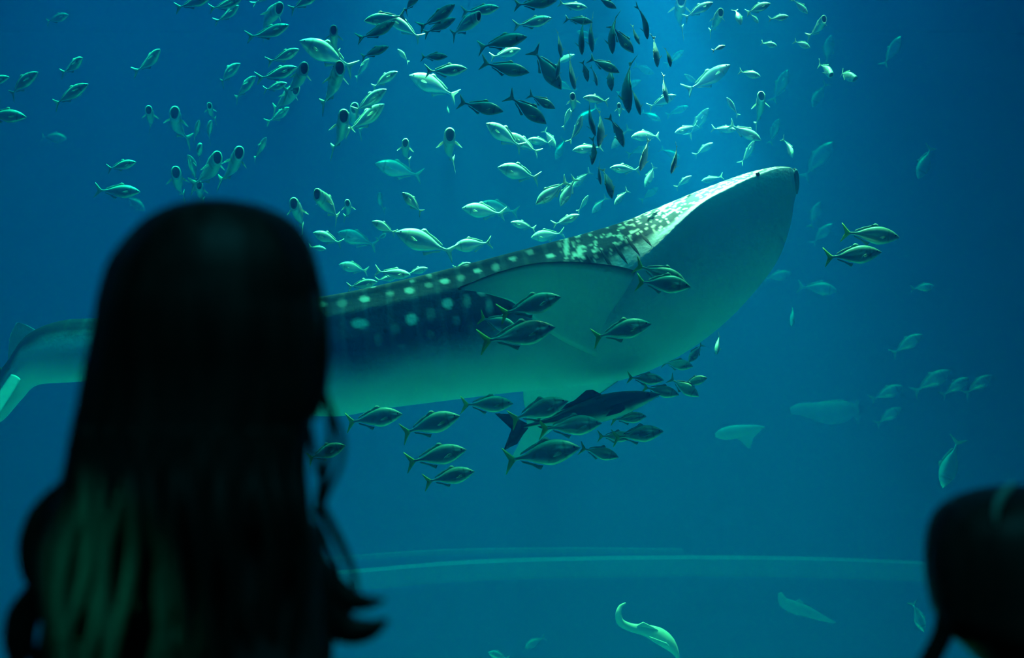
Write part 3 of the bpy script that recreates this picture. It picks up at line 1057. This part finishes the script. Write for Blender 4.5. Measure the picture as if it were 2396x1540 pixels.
BELLY = [
    (1970, 543, 2103, 557, 8, 't', 7.4, 'upper of two yellow-tailed fish swimming ahead of the snout'),
    (1928, 606, 2061, 591, 8, 't', 7.3, 'lower of two yellow-tailed fish swimming ahead of the snout'),
    (1078, 948, 1201, 945, 5, 't', 7.5, 'slender lit yellow-tailed fish just under the shark\'s belly'),
    (806, 990, 943, 969, 8, 't', 7.4, 'yellow-tailed fish under the belly nearest the person'),
    (932, 1016, 1077, 973, 6, 't', 7.3, 'dark yellow-tailed fish below the belly, left of the cluster'),
    (950, 1084, 1092, 1052, 6, 't', 7.2, 'upper fish of the lowest pair under the belly'),
    (992, 1130, 1111, 1103, 6, 't', 7.25, 'lower fish of the lowest pair under the belly'),
    (1176, 1080, 1358, 1047, 5, 't', 7.0, 'largest dark fish at the bottom of the cluster under the belly'),
    (1188, 984, 1330, 938, 6, 't', 7.1, 'dark fish at the upper left of the cluster under the belly'),
    (1262, 1006, 1408, 990, 6, 't', 7.2, 'fish in the middle of the cluster under the belly'),
    (1357, 1049, 1447, 1070, 10, 't', 7.6, 'small fish nose down at the lower right of the cluster'),
    (1432, 1026, 1552, 1009, 8, 't', 7.4, 'pale fish at the right end of the cluster under the belly'),
    (1400, 1022, 1480, 1022, 10, 't', 7.8, 'small fish partly behind the pale one of the cluster'),
    (1430, 984, 1512, 974, 10, 't', 7.7, 'small fish between the long dark fish and the pale one'),
    (1503, 906, 1588, 924, 10, 't', 7.7, 'fish just ahead of the long dark fish\'s head'),
    (1468, 884, 1553, 890, 10, 't', 7.4, 'fish tucked under the throat above the long dark fish'),
    (1566, 884, 1634, 928, 15, 'd', 8.0, 'fish nose down right of the throat fish'),
    (1594, 902, 1654, 884, 15, 'd', 8.0, 'fish with a bright nose at the right of the throat group'),
    (1548, 848, 1621, 858, 12, 'd', 8.0, 'rimmed fish along the lower edge of the throat'),
    (1647, 803, 1610, 848, 20, 'd', 8.0, 'fish diving left off the shark\'s chin line'),
    (1686, 783, 1673, 830, 35, 'd', 8.4, 'small upright fish right of the chin line'),
    (1125, 804, 1300, 766, 6, 't', 6.7, 'large fish crossing low over the shark\'s flank'),
    (1170, 738, 1313, 695, 8, 't', 6.7, 'fish with lit brow crossing over the shark\'s fin'),
    (1384, 790, 1524, 758, 6, 't', 6.8, 'dark fish over the pale throat of the shark'),
    (1486, 656, 1615, 672, 12, 't', 6.6, 'bright fish with vivid yellow tail on the shark\'s throat, front of two'),
    (1488, 622, 1604, 662, 12, 't', 6.9, 'fish peeking out behind the vivid yellow-tailed one'),
    (1120, 742, 1210, 770, 30, 't', 6.9, 'dark fish between the two crossing the flank'),
    (712, 1076, 810, 1042, 8, 't', 7.4, 'dim fish right beside the person\'s loose strands'),
]
FAR = [
    (2072, 158, 2106, 86, 10, 'd', 13.5, 'dim green fish rising at the upper right'),
    (2187, 338, 2146, 420, 10, 'd', 13.0, 'pale fish sinking with tail up, right of the snout'),
    (1880, 418, 1947, 333, 10, 'd', 18.0, 'ghostly large fish right above the snout'),
    (1896, 534, 1918, 473, 10, 'd', 16.0, 'faint upright fish just ahead of the snout'),
    (1900, 572, 1947, 524, 10, 'd', 16.5, 'faint bluish fish left of the yellow-tailed pair'),
    (1868, 668, 1958, 682, 10, 'd', 15.0, 'faint broad fish below the yellow-tailed pair'),
    (1786, 655, 1852, 640, 10, 'd', 17.5, 'ghostly fish close to the shark\'s chin'),
    (2132, 676, 2186, 671, 15, 'd', 13.0, 'small dim green fish at the right, level'),
    (1864, 712, 1848, 764, 35, 'd', 10.5, 'small upright fish below the faint broad one'),
    (2088, 830, 2157, 783, 10, 'd', 14.5, 'dim fish rising alone at mid right'),
    (2138, 920, 2222, 867, 8, 'd', 15.5, 'leftmost of three dim fish in a row at the right'),
    (2204, 928, 2267, 884, 8, 'd', 15.5, 'middle one of three dim fish in a row at the right'),
    (2258, 924, 2321, 878, 8, 'd', 16.0, 'rightmost of three dim fish in a row at the right'),
    (2038, 938, 2113, 904, 8, 'd', 16.0, 'dim rounded fish left of the row of three'),
    (2050, 995, 2108, 954, 8, 'd', 16.0, 'dim fish beneath the rounded one left of the row'),
    (2246, 1024, 2204, 1142, 5, 'd', 10.5, 'pale fish hanging head down above the second visitor'),
    (2136, 1408, 2160, 1478, 10, 'd', 11.0, 'pale fish head down beside the second visitor\'s hair'),
    (1190, 1545, 1142, 1525, 20, 'd', 12.0, 'pale fish barely showing at the bottom edge'),
    (1275, 1492, 1228, 1515, 20, 'd', 17.0, 'ghostly fish near the bottom edge in the middle'),
]
LAND = [(1353, 47, 'dark arched fish'), (1341, 15, 'teal lit fish under the top edge'), (1456, 93, 'broad dark diving fish'), (1413, 152, 'big dark domed fish'),
        (1395, 232, 'teal lit level fish'), (1549, 237, 'fish with bright arched back'), (1342, 246, 'head-on fish with a white glint'),
        (1450, 261, 'square-looking lit fish'), (1588, 36, 'gaping fish with a white V'), (1351, 304, 'bright slim upright fish'), (1512, 318, 'dim domed fish'),
        (1375, 348, 'pale left-facing fish'), (1461, 396, 'level fish with two lit slabs'), (1453, 462, 'fish with bent bright tail'),
        (1280, 162, 'steep dark diver'), (1634, 23, 'white bowed fish'), (1657, 186, 'long blue bowed fish'), (1605, 303, 'pale fish right of the crowd'),
        (1520, 412, 'dim sinking fish'), (1420, 7, 'dark fish entering at the top edge')]
USED = set()


def beside(head, r):
    x, y = (r[0] + r[2]) / 2, (r[1] + r[3]) / 2
    for lx, ly, n in sorted(LAND, key=lambda q: (q[0] - x) ** 2 + (q[1] - y) ** 2):
        dx, dy = x - lx, y - ly
        v = 'above' if dy < 0 else 'below'
        h_ = 'left of' if dx < 0 else 'right of'
        if abs(dx) > 2.2 * abs(dy):
            d = h_
        elif abs(dy) > 2.2 * abs(dx):
            d = v
        else:
            d = ('upper ' if dy < 0 else 'lower ') + h_
        t = '%s, %s the %s' % (head, d, n)
        if t not in USED:
            USED.add(t)
            return t


for r in SCHOOL:
    if r[5] == 'k':
        r = r[:6] + (r[6] - 1.5,) + r[7:]
    if r[5] == 'g':
        r = r[:4] + (min(68, r[4] + 12),) + r[5:]
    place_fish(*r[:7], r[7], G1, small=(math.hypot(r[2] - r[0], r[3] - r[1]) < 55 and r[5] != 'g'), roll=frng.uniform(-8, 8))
for i, r in enumerate(EDGE):
    mx_, my_, ex_, ey_ = (r[0] + r[2]) / 2, (r[1] + r[3]) / 2, (r[2] - r[0]) * .65, (r[3] - r[1]) * .65
    place_fish(mx_ - ex_, my_ - ey_, mx_ + ex_, my_ + ey_, 12, 'k', 7.1 + 0.05 * (i * 7 % 13), beside('dark upright fish in the crowd', r), G4, edge=True, roll=frng.uniform(-50, 50))
CROWD = [(1290, 150, 1345, 130), (1345, 215, 1300, 190), (1400, 250, 1350, 285), (1470, 300, 1430, 350), (1500, 255, 1545, 285), (1325, 320, 1300, 375),
         (1440, 215, 1500, 190), (1560, 270, 1610, 250), (1380, 400, 1340, 440), (1470, 360, 1520, 345), (1545, 345, 1590, 372), (1420, 460, 1385, 500),
         (1500, 470, 1540, 440), (1270, 300, 1300, 345), (1560, 150, 1600, 120), (1480, 150, 1530, 175), (1640, 200, 1600, 175), (1400, 95, 1350, 75)]
for i, r in enumerate(CROWD):
    place_fish(*r, 20, 's' if i % 3 else 'k', 9.8 + 0.11 * (i * 5 % 13), beside('dim fish deep in the crowd', r), 'dim fish deep in the crowd', roll=frng.uniform(-30, 30), small=True)
for r in BELLY:
    place_fish(*r[:7], r[7], G2)
for r in FAR:
    place_fish(*r[:7], r[7], G3, small=True)
place_fish(1178, 1014, 1545, 922, 4, 'c', 7.6, 'long dark fish with pale underside swimming under the shark\'s belly', None)


# ------------------------------------------------------------------ odd swimmers low in the tank
def loft_fish(name, pts, rads, depth, label, cat, colors, fins, flat=0.6):
    P = [at(x, y, depth + dz) for (x, y, dz) in pts]
    rr = [r / F * depth for r in rads]
    o = tube(name, P, rr, colors, None, seg=16, steps=8, flat=flat)
    for fname, poly in fins:
        n = len(poly)
        front = [at(x, y, depth + dz) for (x, y, dz) in poly]
        v = [p - C_F * 0.008 for p in front] + [p + C_F * 0.008 for p in front]
        f = [tuple(range(n)), tuple(range(n, 2 * n))] + [(k, (k + 1) % n, n + (k + 1) % n, n + k) for k in range(n)]
        link(fname, mesh(fname, v, f), colors, o, smooth=False)
    return tag(o, label, cat)


M['pale_skin'] = mottled('pale_fish_skin', (0.36, 0.50, 0.50), (0.46, 0.58, 0.56), 8, 0.5)
loft_fish('curled_fish', [(1464, 1411, 0), (1452, 1420, 0), (1447, 1437, 0), (1453, 1457, .02), (1478, 1469, .05), (1510, 1475, .08), (1540, 1487, .1), (1562, 1503, .1), (1578, 1522, .1), (1588, 1542, .1)],
          [1.5, 4.5, 7, 9, 10, 14, 19, 17, 10, 3], 9.5, 'pale slender fish with a curled-up tail near the bottom edge', 'fish', M['pale_skin'],
          [('dorsal_fin', [(1490, 1464, .05), (1505, 1456, .05), (1525, 1466, .06), (1540, 1474, .08)]),
           ('side_fin', [(1520, 1490, .0), (1560, 1505, -.02), (1566, 1512, -.02), (1535, 1505, 0)])])
loft_fish('broad_finned_fish', [(1790, 1000, 0), (1770, 1001, 0), (1740, 1007, 0), (1712, 1012, 0), (1690, 1016, 0), (1674, 1019, 0)],
          [2, 6, 13, 16, 13, 5], 12.0, 'pale blue fish with a pointed fin hanging down, right of the cluster', 'fish', M['pale_skin'],
          [('side_fin', [(1712, 1020, 0), (1730, 1030, 0), (1752, 1050, 0), (1756, 1048, 0), (1762, 1025, 0), (1785, 1003, 0), (1750, 1005, 0)])])
loft_fish('broad_finned_fish', [(2003, 958, 0), (1975, 962, 0), (1940, 965, 0), (1905, 962, 0), (1872, 958, 0), (1850, 962, 0)],
          [12, 26, 28, 20, 14, 8], 18.0, 'ghostly broad fish deep in the water right of the pale blue one', 'fish', M['pale_skin'],
          [('tail_fin', [(1990, 955, 0), (2008, 935, 0), (2010, 990, 0), (1992, 970, 0)])])
loft_fish('bottom_swimmer', [(1825, 1388, 0), (1835, 1410, 0), (1860, 1422, 0), (1890, 1432, 0), (1920, 1445, 0), (1955, 1458, 0)],
          [5, 12, 15, 13, 8, 2], 15.0, 'ghostly long fish with raised tail low at the right', 'fish', M['pale_skin'],
          [('dorsal_fin', [(1850, 1412, 0), (1872, 1402, 0), (1890, 1422, 0)])])


# ------------------------------------------------------------------ the visitors
def skin_mesh(name, joints, bones, radii, levels=2):
    me = bpy.data.meshes.new(name)
    names = list(joints)
    idx = {n: i for i, n in enumerate(names)}
    me.from_pydata([joints[n] for n in names], [(idx[a], idx[b]) for a, b in bones], [])
    o = bpy.data.objects.new(name, me)
    col.objects.link(o)
    md = o.modifiers.new('skin', 'SKIN')
    md.use_smooth_shade = True
    sv = me.skin_vertices[0].data
    for n in names:
        r = radii[n]
        sv[idx[n]].radius = r if isinstance(r, tuple) else (r, r)
        sv[idx[n]].use_root = (n == 'pelvis')
    s = o.modifiers.new('sub', 'SUBSURF')
    s.levels = s.render_levels = levels
    dg = bpy.context.evaluated_depsgraph_get()
    dg.update()
    out = bpy.data.meshes.new_from_object(o.evaluated_get(dg))
    bpy.data.objects.remove(o)
    return out


def body_skeleton(arms=True, legs=True, fingers=True):
    J = {'pelvis': (0, 0, .90), 'waist': (0, .0, 1.04), 'chest': (0, -.01, 1.20), 'collar': (0, -.015, 1.325), 'neck': (0, -.005, 1.40), 'skull': (0, .01, 1.47)}
    Rr = {'pelvis': (.135, .105), 'waist': (.115, .09), 'chest': (.14, .10), 'collar': (.085, .06), 'neck': (.05, .05), 'skull': (.055, .06)}
    Bn = [('pelvis', 'waist'), ('waist', 'chest'), ('chest', 'collar'), ('collar', 'neck'), ('neck', 'skull')]
    for s, q in ((-1, 'l'), (1, 'r')):
        J[q + 'sh'] = (s * .125, -.015, 1.285)
        J[q + 'el'] = (s * .165, -.03, 1.03)
        J[q + 'wr'] = (s * .20, .05, .81)
        J[q + 'pa'] = (s * .20, .07, .745)
        Rr.update({q + 'sh': .046, q + 'el': .038, q + 'wr': .026, q + 'pa': (.02, .034)})
        Bn += [('collar', q + 'sh'), (q + 'sh', q + 'el'), (q + 'el', q + 'wr'), (q + 'wr', q + 'pa')]
        if fingers:
            for k, (dy, ln) in enumerate(((-.030, .055), (-.010, .072), (.011, .078), (.031, .068))):
                J['%sf%da' % (q, k)] = (s * .20, .075 + dy, .705)
                J['%sf%db' % (q, k)] = (s * .195, .085 + dy, .705 - ln * .55)
                J['%sf%dc' % (q, k)] = (s * .185, .088 + dy, .705 - ln)
                for z, r in (('a', .010), ('b', .009), ('c', .007)):
                    Rr['%sf%d%s' % (q, k, z)] = r
                Bn += [(q + 'pa', '%sf%da' % (q, k)), ('%sf%da' % (q, k), '%sf%db' % (q, k)), ('%sf%db' % (q, k), '%sf%dc' % (q, k))]
            J[q + 'ta'] = (s * .195, .115, .75)
            J[q + 'tb'] = (s * .185, .135, .715)
            Rr.update({q + 'ta': .011, q + 'tb': .009})
            Bn += [(q + 'pa', q + 'ta'), (q + 'ta', q + 'tb')]
        J[q + 'hip'] = (s * .085, 0, .84)
        J[q + 'kn'] = (s * .095, .015, .46)
        J[q + 'an'] = (s * .10, -.02, .08)
        J[q + 'toe'] = (s * .115, .13, .035)
        Rr.update({q + 'hip': .082, q + 'kn': .055, q + 'an': .036, q + 'toe': .03})
        Bn += [('pelvis', q + 'hip'), (q + 'hip', q + 'kn'), (q + 'kn', q + 'an'), (q + 'an', q + 'toe')]
    return J, Bn, Rr


def ellipsoid_into(bm, c, r, rot=0.0):
    m = Matrix.Translation(c) @ Matrix.Rotation(rot, 4, 'X') @ Matrix.Diagonal((*r, 1))
    bmesh.ops.create_uvsphere(bm, u_segments=24, v_segments=16, radius=1.0, matrix=m)


def make_body_mesh():
    J, Bn, Rr = body_skeleton()
    sm = skin_mesh('person_body', J, Bn, Rr, 2)
    bm = bmesh.new()
    bm.from_mesh(sm)
    # head: cranium, face, jaw, brow, nose, lips, ears
    ellipsoid_into(bm, (0, -.008, 1.545), (.074, .092, .085))
    ellipsoid_into(bm, (0, .030, 1.500), (.062, .068, .090))
    ellipsoid_into(bm, (0, .060, 1.440), (.036, .036, .030))
    ellipsoid_into(bm, (0, .082, 1.535), (.048, .018, .014))
    ellipsoid_into(bm, (0, .103, 1.495), (.011, .017, .026), 0.3)
    ellipsoid_into(bm, (0, .112, 1.480), (.015, .013, .010))
    ellipsoid_into(bm, (0, .092, 1.456), (.022, .010, .007))
    ellipsoid_into(bm, (0, .090, 1.446), (.019, .010, .007))
    for s in (-1, 1):
        ellipsoid_into(bm, (s * .040, .070, 1.490), (.024, .024, .022))
        ellipsoid_into(bm, (s * .074, .000, 1.505), (.010, .018, .030))
    me = bpy.data.meshes.new('person_body')
    bm.to_mesh(me)
    bm.free()
    o = bpy.data.objects.new('tmp', me)
    col.objects.link(o)
    r = o.modifiers.new('remesh', 'REMESH')
    r.mode = 'VOXEL'
    r.voxel_size = 0.0065
    s = o.modifiers.new('smooth', 'SMOOTH')
    s.factor = 0.5
    s.iterations = 3
    dg = bpy.context.evaluated_depsgraph_get()
    dg.update()
    out = bpy.data.meshes.new_from_object(o.evaluated_get(dg))
    bpy.data.objects.remove(o)
    return out


BODY = make_body_mesh()


def garment(kind):
    J, Bn, Rr = body_skeleton(fingers=False)
    if kind == 'top':
        keep = ['pelvis', 'waist', 'chest', 'collar', 'lsh', 'lel', 'lwr', 'rsh', 'rel', 'rwr']
        grow = 0.016
    else:
        keep = ['pelvis', 'lhip', 'lkn', 'lan', 'rhip', 'rkn', 'ran']
        grow = 0.014
    J = {k: J[k] for k in keep}
    Rr = {k: tuple(x + grow for x in (Rr[k] if isinstance(Rr[k], tuple) else (Rr[k], Rr[k]))) for k in keep}
    Bn = [b for b in Bn if b[0] in keep and b[1] in keep]
    return skin_mesh(kind, J, Bn, Rr, 2)


TOP_ME, TROU_ME = garment('top'), garment('trousers')


def make_person(loc, rz, scale, label):
    o = link('person', BODY, M['skin'])
    o.location = loc
    o.rotation_euler = (0, 0, rz)
    o.scale = (scale,) * 3
    bpy.context.view_layer.update()
    for n, me_, m_ in (('top', TOP_ME, M['cloth']), ('trousers', TROU_ME, M['denim'])):
        c = link(n, me_, m_)
        c.parent = o
    for s in (-1, 1):
        bm = bmesh.new()
        bmesh.ops.create_uvsphere(bm, u_segments=12, v_segments=8, radius=0.0125, matrix=Matrix.Translation((s * .031, .083, 1.513)))
        me_ = bpy.data.meshes.new('eye')
        bm.to_mesh(me_)
        bm.free()
        link('eye', me_, M['eye']).parent = o
    tag(o, label, 'person')
    return o


def hair_mass(name, rows, depth, person, seg=72, ridge=0.035, seed=0, steps=5, back=0.0):
    """hair sculpted in horizontal slices: (y px, left px, right px, half depth in m, depth shift)"""
    v, f = [], []
    n = (len(rows) - 1) * steps + 1
    for k in range(n):
        y, xl, xr, hd, sh = catmull(rows, min(k / steps, len(rows) - 1.0001))
        cx = (xl + xr) / 2
        d = depth + sh
        c = at(cx, y, d)
        hw = (xr - xl) / 2 / F * d
        for j in range(seg):
            a = 2 * math.pi * j / seg
            g = 1 + ridge * (pnoise(Vector((math.cos(a) * 5 + seed, math.sin(a) * 5, y * 0.0025))) +
                             0.6 * pnoise(Vector((math.cos(a) * 14 + seed, math.sin(a) * 14, y * 0.002)))) * smooth(0, 6, k)
            v.append(c + C_R * math.cos(a) * hw * g + C_F * math.sin(a) * hd * g)
        if k:
            b = (k - 1) * seg
            for j in range(seg):
                f.append((b + j, b + (j + 1) % seg, b + seg + (j + 1) % seg, b + seg + j))
    f.append(tuple(range(seg)))
    f.append(tuple((n - 1) * seg + j for j in range(seg)))
    return link(name, mesh(name, v, f), M['hair'], person)


def lock(person, pts, rad, depth, material=None, flat=0.7):
    P = [at(x, y, depth) for x, y in pts]
    rr = [r / F * depth for r in rad]
    return tube('hair_lock', P, rr, material or M['hair'], person, seg=10, steps=6, flat=flat)


D1 = 1.5
h = at(432, 715, D1)
p1 = make_person((h.x + 0.01, h.y + 0.02, 0.0), R(-38), h.z / 1.535, 'long-haired person seen from behind in silhouette, large at the left')
hair_mass('long_hair', [
    (468, 480, 530, .012, 0), (472, 452, 566, .035, 0), (486, 398, 626, .062, 0), (515, 348, 680, .082, 0), (560, 304, 716, .095, -.005),
    (610, 268, 737, .102, -.01), (660, 250, 744, .104, -.015), (700, 240, 741, .104, -.02), (745, 232, 751, .102, -.025), (800, 222, 758, .098, -.03),
    (860, 208, 758, .092, -.035), (920, 196, 752, .088, -.04), (965, 186, 738, .085, -.045), (1010, 175, 722, .083, -.05), (1080, 160, 715, .08, -.06),
    (1150, 140, 719, .08, -.065), (1220, 112, 728, .078, -.07), (1290, 92, 742, .075, -.075), (1360, 88, 765, .072, -.075), (1430, 95, 778, .07, -.075),
    (1500, 100, 778, .066, -.075), (1580, 110, 776, .062, -.075), (1660, 130, 760, .055, -.07), (1720, 180, 700, .04, -.07), (1750, 300, 560, .015, -.07)],
    D1, p1, seed=3)
# loose and curling locks
L1 = [([(160, 1120), (100, 1195), (70, 1260), (68, 1330), (85, 1390)], [10, 26, 26, 22, 12]),
      ([(110, 1330), (70, 1390), (32, 1440), (22, 1500), (34, 1570)], [14, 20, 18, 15, 10]),
      ([(130, 1390), (128, 1450), (108, 1520), (95, 1590)], [20, 24, 24, 18]),
      ([(90, 1390), (60, 1440), (52, 1510), (60, 1580)], [12, 14, 13, 9]),
      ([(715, 1215), (738, 1320), (790, 1390), (850, 1410), (900, 1404)], [16, 34, 36, 20, 5]),
      ([(725, 1330), (760, 1430), (815, 1474), (868, 1472), (908, 1450)], [24, 50, 36, 24, 5]),
      ([(105, 1400), (80, 1450), (72, 1510), (90, 1580)], [16, 14, 12, 10]),
      ([(120, 1240), (88, 1310), (80, 1370), (95, 1430)], [20, 24, 20, 14]),
      ([(60, 1420), (40, 1465), (40, 1520), (55, 1590)], [12, 18, 16, 12]),
      ([(752, 900), (772, 990), (768, 1070), (750, 1150), (742, 1210)], [6, 8, 9, 11, 8]),
      ([(745, 880), (775, 960), (800, 1030), (795, 1090), (762, 1160), (750, 1200)], [4, 7, 8, 7, 8, 6]),
      ([(722, 980), (735, 1060), (755, 1130), (768, 1160)], [6, 9, 8, 5]),
      ([(742, 1160), (775, 1230), (810, 1300), (830, 1360), (828, 1410)], [8, 12, 10, 8, 4]),
      ([(735, 1190), (765, 1270), (790, 1330), (800, 1390)], [5, 7, 6, 4]),
      ([(738, 620), (756, 720), (762, 820), (756, 910), (740, 980)], [5, 9, 11, 9, 4])]
for pts, rad in L1:
    lock(p1, pts, rad, D1 - 0.04)
# long wavy strands over the back
rr = random.Random(2)
for k in range(16):
    x0 = 190 + k * 34 + rr.uniform(-10, 10)
    amp = rr.uniform(10, 24)
    ph = rr.uniform(0, 6)
    pts, rad = [], []
    for q in range(8):
        y = 1000 + q * 95
        pts.append((x0 - (q * 8 if x0 < 330 else 0) + amp * math.sin(ph + q * 1.1), y))
        rad.append([4, 12, 17, 19, 20, 19, 17, 10][q])
    P = [at(x, y, D1 - 0.125 - 0.012 * (q > 1) - 0.03 * math.sqrt(max(0, 1 - ((x - 440) / 330) ** 2))) for q, (x, y) in enumerate(pts)]
    tube('hair_lock', P, [r / F * 1.37 for r in rad], M['hair'], p1, seg=10, steps=5)

D2 = 1.62
h2 = at(2405, 1335, D2)
p2 = make_person((h2.x + 0.0, h2.y + 0.02, 0.0), R(25), h2.z / 1.535, 'second visitor with dark short hair cut off by the right edge')
hair_mass('short_hair', [
    (1139, 2390, 2440, .012, 0), (1143, 2320, 2510, .035, 0), (1158, 2255, 2560, .06, 0), (1185, 2207, 2600, .08, 0), (1225, 2180, 2625, .09, -.005),
    (1280, 2170, 2638, .095, -.01), (1340, 2171, 2640, .095, -.015), (1400, 2180, 2630, .092, -.02), (1440, 2192, 2612, .088, -.025), (1480, 2218, 2595, .082, -.03),
    (1520, 2262, 2560, .074, -.03), (1555, 2300, 2530, .06, -.03), (1580, 2350, 2470, .03, -.03)], D2, p2, seed=9)
lock(p2, [(2225, 1400), (2212, 1460), (2190, 1510), (2150, 1575), (2110, 1640)], [30, 26, 21, 18, 12], D2 - 0.03)
lock(p2, [(2240, 1380), (2228, 1450), (2214, 1500), (2185, 1560), (2150, 1620)], [20, 18, 12, 10, 8], D2 - 0.05)


def translucent(name, c):
    m = mat(name, c, 0.35)
    nt = m.node_tree
    b = nt.nodes['Principled BSDF']
    tr = nt.nodes.new('ShaderNodeBsdfTranslucent')
    tr.inputs['Color'].default_value = (*c, 1)
    mx = nt.nodes.new('ShaderNodeMixShader')
    mx.inputs['Fac'].default_value = 0.25
    out = nt.nodes['Material Output']
    nt.links.new(b.outputs[0], mx.inputs[1])
    nt.links.new(tr.outputs[0], mx.inputs[2])
    nt.links.new(mx.outputs[0], out.inputs['Surface'])
    return m


glint_strand = lock(p2, [(2372, 1132), (2352, 1150), (2338, 1172), (2330, 1200), (2330, 1226)], [5, 9, 9, 7, 3], D2 - 0.075, translucent('painted_glint_hair', (0.25, 0.75, 0.68)))  # strand coloured pale teal to stand in for a glint
glint_strand['label'] = 'strand at the parting painted pale as a hair glint'
